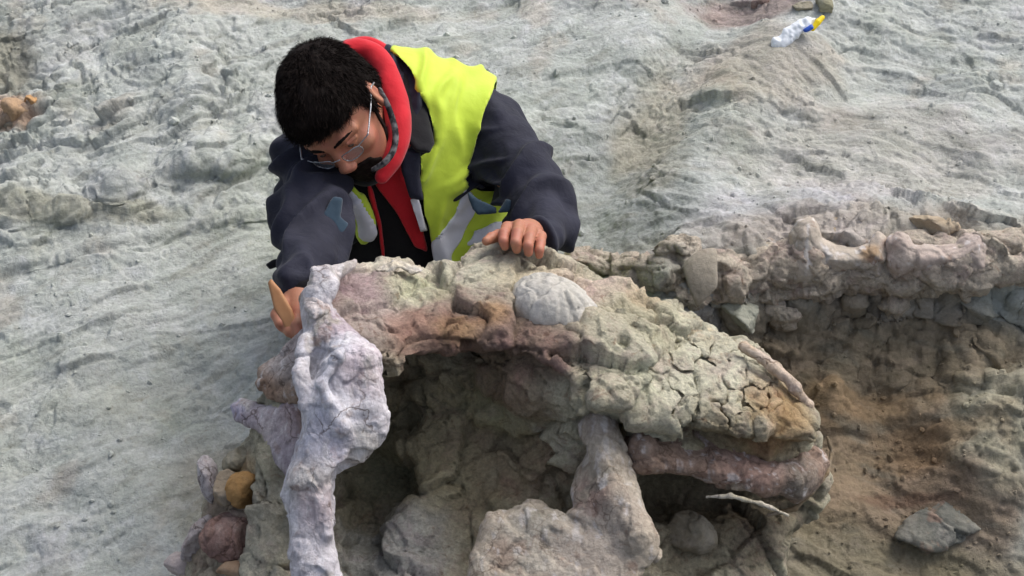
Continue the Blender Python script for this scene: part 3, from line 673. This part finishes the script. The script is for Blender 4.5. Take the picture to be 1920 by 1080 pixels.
th1 = [vr(962, 440, 2.49, .014), vr(935, 442, 2.455, .011), vr(922, 446, 2.43, .0095), vr(912, 452, 2.415, .008)]
hand_a = hand(vr(1018, 440, 2.56, .026), vr(990, 438, 2.49, .024), kn1, fg1, th1).mesh()
kn2 = [vr(540, 572, 2.375, .0105), vr(549, 580, 2.36, .0108), vr(560, 586, 2.35, .0105), vr(571, 590, 2.345, .0095)]
fg2 = [[kn2[0], vr(528, 590, 2.355, .0098), vr(530, 612, 2.342, .0088), vr(543, 622, 2.335, .0078)],
       [kn2[1], vr(540, 602, 2.342, .0098), vr(543, 622, 2.33, .0088), vr(556, 630, 2.328, .008)],
       [kn2[2], vr(556, 610, 2.33, .0096), vr(562, 626, 2.32, .0086), vr(572, 628, 2.325, .0078)],
       [kn2[3], vr(570, 610, 2.33, .0088), vr(577, 622, 2.325, .008), vr(584, 622, 2.33, .007)]]
th2 = [vr(553, 556, 2.385, .014), vr(530, 572, 2.36, .0115), vr(519, 590, 2.345, .010), vr(524, 606, 2.335, .0085)]
hand_b = hand(vr(568, 520, 2.43, .026), vr(560, 556, 2.385, .023), kn2, fg2, th2).mesh()
# ---- the skin body under the clothes (trunk, arms, legs) + head + hands = one mesh
SH_R, SH_L = V(585, 285, 2.72), V(892, 215, 2.85)
EL_R, EL_L = V(575, 432, 2.57), V(1005, 378, 2.69)
WR_R, WR_L = V(568, 520, 2.43), V(1018, 440, 2.56)
PEL = V(778, 590, 3.03); CH = V(745, 310, 2.84); NK = V(728, 190, 2.79)
DOWN = np.array([0, -.883, .469]); BACK = np.array([0, .469, .883])
HIP = [PEL+np.array([s*.09, -.03, 0]) for s in (-1, 1)]
KNEE = [h+DOWN*.40-BACK*.05+np.array([s*.05, 0, 0]) for h, s in zip(HIP, (-1, 1))]
ANK = [k+BACK*.38+DOWN*.02 for k in KNEE]
g = Grid(np.array([-.62, -.62, 2.35]), np.array([.25, .46, 3.75]), .008)
acr = unit(SH_L-SH_R); spn = unit(NK-PEL); spn = unit(spn-acr*(spn@acr)); dep = np.cross(acr, spn); TAX = [acr, spn, dep]
def torso(g, o=0., k=.04):
    g.ell(CH, (.165+o, .20+o, .115+o), TAX, k=k)
    g.ell((CH+PEL)/2-np.array([0, .02, 0]), (.150+o, .20+o, .110+o), TAX, k=k)
    g.ell(PEL, (.165+o, .12+o, .12+o), TAX, k=k)
    g.chain([(*V(850, 330, 2.90), .07+o), (*V(885, 450, 2.92), .085+o)], k=k)
    g.chain([(*(SH_R+acr*.05), .048+o), (*(NK-spn*.02), .062+o), (*(SH_L-acr*.03), .055+o)], k=k)
torso(g)
g.chain([(*NK, .055), (*V(700, 205, 2.735), .05)], k=.03)
for a, e, w_ in ((SH_R, EL_R, WR_R), (SH_L, EL_L, WR_L)): g.chain([(*(a*.85+CH*.15), .045), (*(e+np.array([.008, 0, 0])), .036), (*w_, .024)], k=.02)
for a, k_, n_ in zip(HIP, KNEE, ANK): g.chain([(*a, .085), (*k_, .058), (*(k_*.55+n_*.45), .052), (*n_, .036), (*(n_-DOWN*-.06+BACK*.05), .035)], k=.02)
bm_ = g.mesh()
vs, qs, n0 = [], [], 0
for v_, q_ in (bm_, head_mesh, hand_a, hand_b): vs.append(v_); qs.append(q_+n0); n0 += len(v_)
body = build('body', np.concatenate(vs), np.concatenate(qs), M_skin, man)
# trousers
g = Grid(np.array([-.62, -.62, 2.75]), np.array([.25, .06, 3.75]), .009)
g.ell(PEL, (.18, .13, .135), TAX)
for a, k_, n_ in zip(HIP, KNEE, ANK): g.chain([(*a, .105), (*k_, .075), (*(k_*.55+n_*.45), .068), (*n_, .052)], k=.03)
part('trousers', g, M_trouser, dis=lambda P: .008*fbm(P, 9, 3, .5, True))
g = Grid(np.array([-.62, -.75, 2.9]), np.array([.25, -.05, 3.85]), .007)
for n_ in ANK:
    q = Grid(g.lo, g.lo+(g.n-1)*g.h, g.h); q.chain([(*(n_+BACK*.02), .045), (*(n_+BACK*.10+DOWN*.06), .042), (*(n_+BACK*.10+DOWN*.16), .036)], k=.02)
    part('boot', q, M_black)

# ---- clothes
def folds(P):
    W = P+.025*np.c_[perlin(P*8), perlin(P*8+5), perlin(P*8+11)]
    a_ = perlin(np.c_[W[:, 0]*4+W[:, 1]*7, W[:, 1]*17-W[:, 0]*9, W[:, 2]*5]); b_ = perlin(np.c_[W[:, 0]*13-W[:, 1]*4, W[:, 1]*6+W[:, 0]*3, W[:, 2]*6]+4)
    m_ = sst(-.3, .4, perlin(P*4+21))
    return .017*m_*(np.exp(-(a_*5.5)**2)-.35)+.011*(1-.5*m_)*(np.exp(-(b_*5)**2)-.35)+.002*fbm(P, 24, 2)
H_ = .0042
TG = Grid(np.array([-.56, -.12, 2.35]), np.array([.17, .47, 3.20]), H_)
torso(TG, .022, .045)
T = TG.D.copy()
X, Y, Z = TG.ax[0][:, None, None], TG.ax[1][None, :, None], TG.ax[2][None, None, :]
def poly(pts, d): return poly2d(np.array([V(a_, b_, d)[:2] for a_, b_ in pts]), X, Y)
def grid_from(D):
    q = Grid(TG.lo, TG.lo+(TG.n-1)*H_, H_); q.D = D.astype(np.float32); return q
SLV = [[(*(SH_R+np.array([.005, -.005, 0])), .066), (*V(584, 335, 2.68), .062), (*V(582, 400, 2.60), .062), (*V(590, 440, 2.56), .062), (*V(580, 490, 2.48), .050), (*V(566, 526, 2.42), .036)],
       [(*(SH_L+np.array([-.01, 0, 0])), .075), (*V(945, 275, 2.79), .068), (*V(1000, 350, 2.71), .062), (*V(1008, 388, 2.67), .058), (*V(1024, 425, 2.60), .046), (*V(1026, 446, 2.53), .037)]]
ARMU = Grid(TG.lo, TG.lo+(TG.n-1)*H_, H_); ARMU.chain([SLV[1][0], (*V(935, 250, 2.80), .070)], k=.02)
T2 = smin(T, ARMU.D, .03)
ARM = Grid(TG.lo, TG.lo+(TG.n-1)*H_, H_)
for s_ in SLV: ARM.chain(s_, k=.02, inner=.02)
A = ARM.D.copy()
front = Z-2.93          # negative: the front of the body
OPEN = [(648, 330), (700, 300), (752, 285), (772, 330), (806, 420), (838, 520), (640, 520), (652, 450)]
# black fleece under the jacket
part('fleece', grid_from(T+.010), M_black, dis=lambda P: .003*fbm(P, 18, 3))
# jacket = torso shell with the front open + both sleeves
jk = smax(T-.004, -smax(poly(OPEN, 2.68), front, .01), .008)
jk = smin(jk, A, .02)
cuff1, cuff2 = V(560, 548, 2.385), V(1012, 452, 2.485)
jacket = part('jacket', grid_from(jk), M_jacket, dis=lambda P: folds(P)*1.75, rl=1)
q = Grid(V(566, 525, 2.42)-.08, V(566, 525, 2.42)+.08, .0028); q.chain([vr(568, 512, 2.44, .0335), vr(564, 540, 2.395, .0305)], k=.005)
part('cuff', q, M_black, jacket, dis=lambda P: .002*fbm(P, 40, 2))
# hi-vis vest: a shell over the jacket with arm holes, neck and open front
NECKCUT = [(520, 40), (728, 60), (734, 92), (768, 132), (800, 200), (818, 272), (786, 292), (790, 400), (834, 520), (500, 520)]
vs_ = smax(T2-.017, -(T2-.004), .002)
AH = [(934, 150), (912, 215), (896, 280), (866, 338), (872, 352), (1150, 360), (1150, 60), (940, 60)]
vs_ = smax(vs_, -poly(AH, 2.80), .004)
vs_ = smax(vs_, -smax(A-.010, X-V(760, 300, 2.8)[0], .001), .004)
vs_ = smax(vs_, -smax(A-.008, Y-V(900, 350, 2.75)[1], .001), .004)
vs_ = smax(vs_, -smax(poly(NECKCUT, 2.70), front, .004), .004)
RPAN = [(628, 322), (650, 326), (690, 395), (700, 440), (672, 452), (655, 400)]
rp = smax(smax(T-.019, -(T-.004), .003), smax(poly(RPAN, 2.66), front, .003), .003)
vest = part('vest', grid_from(np.minimum(vs_, rp)), M_vest, dis=lambda P: folds(P)*.85, rl=1)
def shellpiece(name, pts, mat, o0, o1, d=2.70, parent=vest, fold=.85, src=T):
    D = smax(smax(src-o1, -(src-o0), .002), smax(poly(pts, d), front, .002), .003)
    D = np.maximum(D, -1)
    return part(name, grid_from(D), mat, parent, dis=lambda P: folds(P)*fold, rl=2)
shellpiece('reflective_band', [(600, 305), (622, 305), (668, 370), (702, 435), (690, 450), (672, 440), (650, 380)], M_refl, .008, .0235, 2.66)
shellpiece('reflective_band', [(868, 346), (904, 366), (886, 408), (868, 444), (842, 480), (828, 520), (808, 500), (806, 455), (830, 424), (850, 396)], M_refl, .006, .0205)
shellpiece('reflective_band', [(764, 370), (786, 366), (800, 432), (782, 436)], M_refl, .000, .020, parent=jacket)
shellpiece('reflective_band', [(884, 424), (960, 398), (965, 432), (872, 458)], M_refl, .006, .0205)
# red lapels of the fleece and the jacket's black collar flap
shellpiece('red_lapel', [(694, 335), (720, 310), (758, 290), (775, 350), (796, 470), (770, 462), (740, 400)], M_red, -.014, .002, parent=man, fold=.5)
shellpiece('zip', [(684, 330), (692, 330), (712, 420), (716, 500), (708, 500), (704, 425)], M_red, -.014, .001, parent=man, fold=.4)
def piece(name, pl, R, mat, parent=man, h=.003, dis=None, extra=None):
    f, lo, hi = pillow(pl, R); q = Grid(lo-.03, hi+.03, h); q.apply(f)
    if extra: extra(q)
    return part(name, q, mat, parent, dis=dis, rl=1)
piece('collar', [(748, 118, 2.735), (768, 138, 2.72), (800, 200, 2.69), (817, 270, 2.675), (806, 288, 2.665), (780, 286, 2.65), (760, 260, 2.65), (752, 190, 2.68)], .012, M_black, jacket, dis=lambda P: .003*fbm(P, 20, 2))
piece('lapel', [(752, 280, 2.655), (790, 284, 2.665), (788, 330, 2.685), (794, 376, 2.70), (768, 372, 2.69), (752, 322, 2.67)], .010, M_jacket, jacket, dis=lambda P: .002*fbm(P, 20, 2))
# hood rolled round the neck
q = Grid(V(600, 360, 2.6)-.03, V(800, 40, 2.85)+.03, .0034); q.lo[2] = 2.52; q = Grid(q.lo, V(800, 40, 2.9)+.03, .0034)
q.chain(spline([vr(640, 98, 2.69, .018), vr(668, 92, 2.70, .022), vr(702, 106, 2.70, .026), vr(729, 150, 2.685, .027), vr(745, 205, 2.665, .026), vr(748, 258, 2.645, .023), vr(736, 300, 2.635, .019), vr(716, 332, 2.63, .015)]), k=.010, inner=.0)
q.chain(spline([vr(652, 84, 2.745, .014), vr(690, 84, 2.755, .018), vr(730, 116, 2.755, .022), vr(756, 170, 2.74, .022), vr(764, 225, 2.715, .018), vr(760, 270, 2.69, .013)]), k=.008, inner=.0)
q.chain([vr(700, 130, 2.77, .04), vr(745, 180, 2.79, .045), vr(755, 230, 2.75, .03)], k=.02)
part('hood', q, M_red, man, dis=lambda P: .007*fbm(P, 8, 3)+.10*folds(P))
# neck strap of the glasses
q = Grid(V(690, 330, 2.6)-.05, V(770, 150, 2.68)+.05, .002)
q.chain(spline([vr(712, 168, 2.60, .0045), vr(728, 200, 2.60, .0055), vr(741, 245, 2.60, .006), vr(738, 280, 2.595, .006), vr(722, 304, 2.59, .006), vr(700, 318, 2.60, .005)]), k=.003, inner=0.)
M_cord, nt, b, co = base('strap_cord', .7); nt.links.new(ramp(nt, noise(nt, co, 70, 2, .5), [(.42, (.012, .012, .014)), (.6, (.16, .15, .15))]), b.inputs['Base Color'])
part('glasses_strap', q, M_cord, man)
# black roll added to stand in for the dark shadow under the chin
q = Grid(V(690, 330, 2.65)-.09, V(690, 330, 2.65)+.12, .004)
q.chain([vr(645, 318, 2.69, .022), vr(690, 322, 2.68, .026), vr(735, 285, 2.69, .026)], k=.02)
part('chin_shadow', q, M_black, man, dis=lambda P: .004*fbm(P, 20, 2))
# elbow / pocket patches
fl = lambda P: .004*fbm(P, 25, 2)
piece('pocket_flap', [(625, 368, 2.535), (642, 372, 2.535), (638, 406, 2.525), (656, 420, 2.535), (654, 452, 2.535), (640, 446, 2.525), (622, 416, 2.515), (602, 404, 2.515)], .005, M_teal, jacket, dis=fl)
piece('pocket_flap', [(874, 356, 2.70), (890, 368, 2.69), (930, 388, 2.68), (932, 400, 2.68), (896, 404, 2.685), (884, 392, 2.69)], .006, M_teal, jacket, dis=fl)
piece('pocket_flap', [(932, 400, 2.66), (948, 372, 2.655), (962, 374, 2.65), (956, 400, 2.65)], .006, M_teal, jacket, dis=fl)
piece('strap_end', [(497, 496, 2.72), (512, 486, 2.72), (530, 484, 2.72), (532, 496, 2.72), (506, 506, 2.72)], .008, M_black, jacket)
# ---- hair
g = Grid(HC-.18, HC+.18, .0026)
g.ell(hp(0, -.014, .022), (.084, .101, .090), HAX)
g.ell(hp(0, .045, .058), (.060, .048, .036), HAX, k=.03)
g.ell(hp(0, -.055, -.040), (.070, .050, .050), HAX, k=.03)
for s in (-1, 1):
    g.chain([hc(.076*s, .012, .010, .008), hc(.074*s, .016, -.030, .006)], k=.012)
    g.ell(hp(.085*s, -.012, -.026), (.022, .020, .030), HAX, k=.006, op='s')
# cut the face free: in front of the hair line
def facecut(x, y, z):
    X_, Y_, Z_ = x-HC[0], y-HC[1], z-HC[2]
    l = X_*hL[0]+Y_*hL[1]+Z_*hL[2]; n = X_*hN[0]+Y_*hN[1]+Z_*hN[2]; h = X_*hH[0]+Y_*hH[1]+Z_*hH[2]
    return np.maximum(h-.034+1.2*np.maximum(np.abs(l)-.05, 0)-.25*np.maximum(n-.07, 0)+.004*np.sin(l*170)+.003*np.sin(l*330+1), .030-n+.0*h)
g.apply(facecut, k=.012, op='s')
Vh, Qh = g.mesh(); Nh = normals(Vh, Qh)
Vh2 = Vh+Nh*(.011*fbm(Vh, 24, 3)-.002)[:, None]
nstr = 22000; pick = rng.randint(0, len(Vh), nstr)
hn_ = (Vh-HC)@hN; hh_ = (Vh-HC)@hH; edge = np.where((hn_ > .055) & (hh_ > .028) & (hh_ < .062))[0]; pick[:1500] = edge[rng.randint(0, len(edge), 1500)]
P0 = Vh[pick]; n0_ = Nh[pick]
whorl = hp(.01, -.06, .085); flow = P0-whorl; flow -= n0_*(flow*n0_).sum(1)[:, None]; flow /= np.linalg.norm(flow, axis=1)[:, None]+1e-6
rd = rng.normal(size=(nstr, 3)); dr = n0_*.38+flow*.9+rd*.24; dr /= np.linalg.norm(dr, axis=1)[:, None]
side = np.cross(dr, rng.normal(size=(nstr, 3))); side /= np.linalg.norm(side, axis=1)[:, None]
Lg = rng.uniform(.007, .016, nstr)[:, None]; Lg[:1500] *= 1.7; wd = .0005
rows = [P0-n0_*.004+side*wd, P0-n0_*.004-side*wd, P0+dr*Lg*.6-n0_*Lg*.06-side*wd*.8, P0+dr*Lg*.6-n0_*Lg*.06+side*wd*.8, P0+dr*Lg-n0_*Lg*.22+flow*Lg*.2-side*wd*.15, P0+dr*Lg-n0_*Lg*.22+flow*Lg*.2+side*wd*.15]
Vs = np.stack(rows, 1).reshape(-1, 3); ix = np.arange(nstr)[:, None]*6
Qs = np.concatenate([ix+np.array([[0, 1, 2, 3]]), ix+np.array([[3, 2, 4, 5]])])
build('hair', np.concatenate([Vh2, Vs]), np.concatenate([Qh, Qs+len(Vh2)]), M_hair, man)
# beard: a thin shell over moustache, chin and jaw line
g = Grid(HC-.17, HC+.17, .0021); sh = smax(headD-.0035, -(headD+.004), .001)
RG = Grid(HC-.17, HC+.17, .0021)
RG.chain([hc(-.030, .088, -.074, .007), hc(-.012, .104, -.067, .0055), hc(.012, .104, -.067, .0055), hc(.030, .088, -.074, .007), hc(.030, .082, -.095, .014), hc(.016, .088, -.112, .022), hc(-.016, .088, -.112, .022), hc(-.030, .082, -.095, .014), hc(-.030, .088, -.072, .009)], k=.004)
for s in (-1, 1): RG.chain([hc(.02*s, .076, -.125, .012), hc(.045*s, .05, -.112, .010), hc(.062*s, .020, -.085, .009), hc(.070*s, .010, -.045, .008), hc(.074*s, .012, -.01, .009)], k=.004)
RG.ell(hp(0, .085, -.104), (.037, .045, .032), HAX, k=.006)
g.D = smax(sh, RG.D, .002).astype(np.float32)
part('beard', g, M_hair, man, dis=lambda P: .0016*fbm(P, 160, 2))
for s in (-1, 1):
    g = Grid(hp(.03*s, .09, .008)-.05, hp(.03*s, .09, .008)+.05, .0016); g.chain(spline([hc(.012*s, .0985, .005, .0026), hc(.032*s, .0945, .0115, .0033), hc(.051*s, .0765, .006, .0020)]), k=.003, inner=0.)
    part('eyebrow', g, M_hair, man, dis=lambda P: .0012*fbm(P, 300, 2))
for s in (-1, 1):
    g = Grid(hp(.031*s, .0835, -.0165)-.02, hp(.031*s, .0835, -.0165)+.02, .0016); g.ell(hp(.031*s, .0835, -.0165), (.0085, .0085, .0065), HAX); part('eye', g, M_eye, man)
# ---- glasses
GL = []
q = Grid(HC-.17, HC+.17, .0017)
def rim(s):
    pts = []
    for k in range(17):
        a = k/16*2*math.pi; l = .032+.020*np.sign(math.cos(a))*abs(math.cos(a))**.7; h = -.022+.0125*np.sign(math.sin(a))*abs(math.sin(a))**.7
        pts.append(hc(l*s, .109-.45*max(0, abs(l)-.028), h, .0014))
    return pts
for s in (-1, 1):
    q.chain(rim(s), k=.001); q.chain([hc(.051*s, .098, -.014, .0015), hc(.074*s, .085, -.010, .0017), hc(.081*s, .03, -.008, .0018), hc(.083*s, -.012, -.006, .002), hc(.080*s, -.03, -.02, .002)], k=.001)
q.chain([hc(-.009, .114, -.014, .0015), hc(0, .117, -.011, .0015), hc(.009, .114, -.014, .0015)], k=.001)
glasses = part('glasses', q, M_metal, man)
for s in (-1, 1):
    c_ = hp(.032*s, .107, -.022); pts = [np.array(p[:3]) for p in rim(s)[:-1]]
    Vl = np.concatenate([[c_+hN*.001], pts, [c_-hN*.001], [p-hN*.0014 for p in pts]]); n_ = 16
    Ql = [(0, 1+i, 1+(i+1) % n_) for i in range(n_)]+[(n_+1, n_+2+(i+1) % n_, n_+2+i) for i in range(n_)]
    build('lens', Vl, np.array(Ql), M_lens, glasses)
# ---- the tool in his hand: flat wooden modelling stick
g = Grid(V(525, 570, 2.34)-.12, V(525, 570, 2.34)+.12, .002)
f, lo, hi = pillow([(502, 530, 2.35), (508, 522, 2.35), (526, 542, 2.345), (548, 580, 2.335), (560, 618, 2.325), (552, 636, 2.325), (534, 616, 2.33), (514, 580, 2.34)], .005)
g.apply(f); tag(build('scraper', *g.mesh(), M_wood), 'flat pale wooden scraper held in the hand beside the tall lilac bone', 'tool')
# ================================================================ SMALLER THINGS AROUND THE BLOCK
def stone(name, px, py, d, r, mat, col, label, cat, rot=0., big=.006, h=None, group=None, cut=3):
    """an irregular stone; r = half sizes (right, up, away) in metres"""
    c_ = V(px, py, d+.008); m = max(r)*1.4+.01; h = h or max(.0022, max(r)/18); g = Grid(c_-m, c_+m, h)
    cs, sn = math.cos(rot), math.sin(rot); ax = [(cs, sn, 0), (-sn, cs, 0), (0, 0, 1)]
    g.ell(c_, r, ax)
    for _ in range(cut):
        n_ = unit(rng.normal(size=3)); o_ = rng.uniform(.42, .66)*float(np.sqrt(sum((r[i]*(np.array(ax[i])@n_))**2 for i in range(3))))
        g.apply(lambda x, y, z: -((x-c_[0])*n_[0]+(y-c_[1])*n_[1]+(z-c_[2])*n_[2]-o_), k=min(r)*.06, op='s')
    o = solid(name, g, mat, lambda P: splats(P, col, []), dict(amp=max(r)*(.15 if big else .02), sc_=.6/max(r), clod=max(r)*(.05 if big else .012), csc=1.6/max(r), fine=.0006, big=max(r)*.06 if big else 0, bsc=.8/max(r)))
    return tag(o, label, cat, group)
M_earth = rock_mat('ochre_stone', lin((160, 122, 76)), lin((150, 126, 98)), lin((96, 60, 40)), .4, .2, .7)
# vertebrae on the shelf at the right
def gd_(px, py): return on_ground(px, py)
d1_ = gd_(1560, 500)-.030; d2_ = gd_(1745, 490)-.030
def spool(pl, dd, R, col, label):
    return bone('vertebra', [(x_, y_, dd) for x_, y_ in pl], R, M_stone, lambda P: splats(P, col, [(1632,474,dd-.04,.03,(176,136,84),.6),(1672,456,dd-.04,.025,(150,106,96),.6)]), label, 'vertebra', back=1.5, dirt=(168,156,140))
spool([(1476,500),(1478,440),(1494,412),(1520,404),(1534,420),(1540,446),(1566,462),(1600,462),(1628,450),(1644,436),(1656,446),(1658,490),(1650,520),(1600,512),(1550,516),(1510,534),(1486,528)], d1_, .040, (182,170,156), 'spool-shaped beige vertebra with ochre patch, left of the pair in the ledge')
spool([(1662,500),(1664,452),(1682,434),(1700,440),(1712,456),(1750,462),(1790,458),(1812,440),(1834,434),(1846,460),(1846,500),(1836,518),(1800,508),(1750,508),(1700,514),(1676,526)], d2_, .040, (182,166,156), 'spool-shaped pinkish vertebra, right of the pair in the ledge')
stone('stone', 1560, 432, d1_+.05, (.062,.03,.05), M_stone, (168,152,128), 'brown lump of rock in the hollow of the left vertebra', 'stone', cut=6)
stone('stone', 1745, 428, d2_+.05, (.07,.028,.05), M_stone, (164,146,122), 'brown lump of rock in the hollow of the right vertebra', 'stone', cut=6)
stone('stone', 1320, 524, gd_(1322, 545)-.10, (.050,.066,.036), M_stone, (152,142,128), 'oval brownish stone standing behind the block crest', 'stone', rot=-.45, big=0)
stone('stone', 1392, 590, gd_(1392, 610)-.04, (.05,.042,.04), M_stone, (150,152,138), 'grey-green angular stone between the block rim and the dug recess', 'stone', rot=-.5, cut=7)
stone('stone', 1290, 995, 2.36, (.058,.036,.05), M_stone, (126,116,98), 'dark brown slab below the right-hand bone at the bottom', 'stone slab', rot=-.2, cut=8)
ds = gd_(1762, 1000)-.012
bone('stone', [(1676,1012,ds),(1700,985,ds+.01),(1738,952,ds+.02),(1768,930,ds+.03),(1800,950,ds+.02),(1842,990,ds+.01),(1800,1020,ds-.01),(1760,1036,ds-.02),(1735,1044,ds-.02)], .022, M_stone, (92,93,88), 'dark grey angular slab on the dug brown earth at lower right', 'stone slab', dirt=(118,112,98), chalk=0., dis=dict(amp=.004, sc_=12, clod=.003, csc=30, fine=.001, big=.010, bsc=9))
# left foot of the block
stone('stone', 456, 918, 2.30, (.030,.030,.03), M_earth, (158,124,80), 'orange-ochre stone at the left foot of the block', 'stone', cut=2)
stone('stone', 425, 915, 2.32, (.022,.03,.03), M_stone, (140,124,104), 'small brown stone left of the orange-ochre stone', 'stone', cut=2)
stone('stone', 436, 1012, 2.30, (.058,.040,.045), M_pink, (138,112,104), 'reddish-brown rounded stone below the orange-ochre stone', 'stone', cut=2)
stone('stone', 372, 1010, 2.36, (.020,.045,.03), M_bone, (168,158,154), 'upright grey bone chip left of the reddish-brown stone', 'bone chip', rot=-.5, cut=2)
stone('stone', 392, 900, 2.37, (.015,.042,.03), M_bone, (166,158,158), 'narrow lilac bone chip beside the small brown stone', 'bone chip', rot=.2, cut=2)
stone('stone', 452, 858, 2.36, (.034,.018,.03), M_stone, (142,134,112), 'flat greenish stone under the purple-grey bone wing', 'stone', rot=.6, cut=2)
stone('stone', 340, 1062, 2.40, (.03,.025,.03), M_stone, (176,164,160), 'pale pebble at the bottom edge left of the block', 'stone', cut=2)
stone('stone', 450, 1066, 2.27, (.05,.012,.03), M_stone, (146,120,96), 'thin brown flake under the reddish-brown stone', 'stone', rot=-.1, cut=2)
# far left and top
stone('stone', 30, 208, gd_(30, 215)-.005, (.05,.026,.04), M_earth, (172,150,128), 'rusty-orange rock at the left edge of the slope', 'stone', cut=7)
stone('stone', 60, 190, gd_(60, 195), (.018,.02,.02), M_earth, (184,146,104), 'small orange pebble beside the rusty rock at the left edge', 'stone', cut=6)
stone('stone', 20, 238, gd_(20, 244), (.022,.014,.02), M_stone, (120,110,98), 'small dark stone below the rusty rock at the left edge', 'stone', cut=6)
stone('stone', 1545, 12, gd_(1545, 20)-.01, (.026,.024,.03), M_stone, (150,146,120), 'round greenish stone above the white packet at the top edge', 'stone', cut=5)
stone('stone', 1500, 12, gd_(1500, 20), (.034,.022,.03), M_stone, (132,126,108), 'darker stone at the top edge left of the round greenish one', 'stone', cut=6)
stone('stone', 1424, 6, gd_(1424, 12), (.04,.02,.03), M_pink, (140,120,112), 'reddish stone at the top edge, far left of the white packet', 'stone', cut=6)
# white packet with a yellow-capped blue tube
dp = gd_(1500, 70)
M_white = cloth_mat('white_plastic', lin((232, 236, 240)), .45, sheen=0, var=.05); M_yel, nt, b, co = base('yellow_plastic', .4); b.inputs['Base Color'].default_value = (.85, .62, .01, 1)
M_blue, nt, b, co = base('blue_plastic', .4); b.inputs['Base Color'].default_value = (.03, .09, .42, 1)
pk = empty('packet', V(1495, 80, dp-.01)); tag(pk, 'crumpled white packet with blue and yellow end lying on the upper slope', 'packet')
piece('bag', [(1448, 76, dp-.012), (1480, 50, dp-.010), (1512, 34, dp-.008), (1530, 34, dp-.008), (1516, 56, dp-.014), (1490, 72, dp-.016), (1466, 92, dp-.016), (1450, 88, dp-.014)], .006, M_white, pk, dis=lambda P: .007*fbm(P, 38, 3, .5, True))
piece('blue_tab', [(1504, 56, dp-.026), (1522, 44, dp-.024), (1528, 54, dp-.026), (1510, 62, dp-.028)], .007, M_blue, pk)
q = Grid(V(1532, 42, dp-.02)-.05, V(1532, 42, dp-.02)+.05, .002); q.chain([vr(1524, 54, dp-.024, .006), vr(1533, 42, dp-.020, .008), vr(1542, 33, dp-.016, .006)], k=.003); part('yellow_cap', q, M_yel, pk)

# loose crumbs of marl over the slope and the dig, too many to count
ico_v = []; 
ph = (1+5**.5)/2
IV = np.array([(-1,ph,0),(1,ph,0),(-1,-ph,0),(1,-ph,0),(0,-1,ph),(0,1,ph),(0,-1,-ph),(0,1,-ph),(ph,0,-1),(ph,0,1),(-ph,0,-1),(-ph,0,1)])/1.9
IF = np.array([(0,11,5),(0,5,1),(0,1,7),(0,7,10),(0,10,11),(1,5,9),(5,11,4),(11,10,2),(10,7,6),(7,1,8),(3,9,4),(3,4,2),(3,2,6),(3,6,8),(3,8,9),(4,9,5),(2,4,11),(6,2,10),(8,6,7),(9,8,1)])
core = np.where((np.abs(ss) < 1.3) & (tt > -.7) & (tt < 1.0))[0]
wgt = .25+sst(-.1, .4, fbm(np.c_[ss[core], tt[core], 0*core]+55, 3, 3))+1.2*(sst(1250, 1400, ga[core])*sst(540, 640, gb[core]))
wgt /= wgt.sum(); nc = 1500; ch = rng.choice(core, nc, p=wgt); rad = .0018+.0075*rng.rand(nc)**5+.002*rng.rand(nc)
sc3 = rad[:, None]*rng.uniform(.6, 1.3, (nc, 3)); ctr = Pg[ch]-NP_*(rad*.1)[:, None]
jit = rng.uniform(.75, 1.25, (nc, 12, 1)); Vc = (ctr[:, None, :]+IV[None]*jit*sc3[:, None, :]).reshape(-1, 3)
Fc = (IF[None]+np.arange(nc)[:, None, None]*12).reshape(-1, 3)
colc = np.repeat(ground_colour(ss[ch], tt[ch], ga[ch], gb[ch], None)*rng.uniform(.95, 1.2, (nc, 1)), 12, 0)
cr = build('marl_crumbs', Vc, Fc, M_ground, None, colc, smooth=False)
tag(cr, 'loose crumbs of marl scattered over the slope', 'crumbs', kind='stuff')
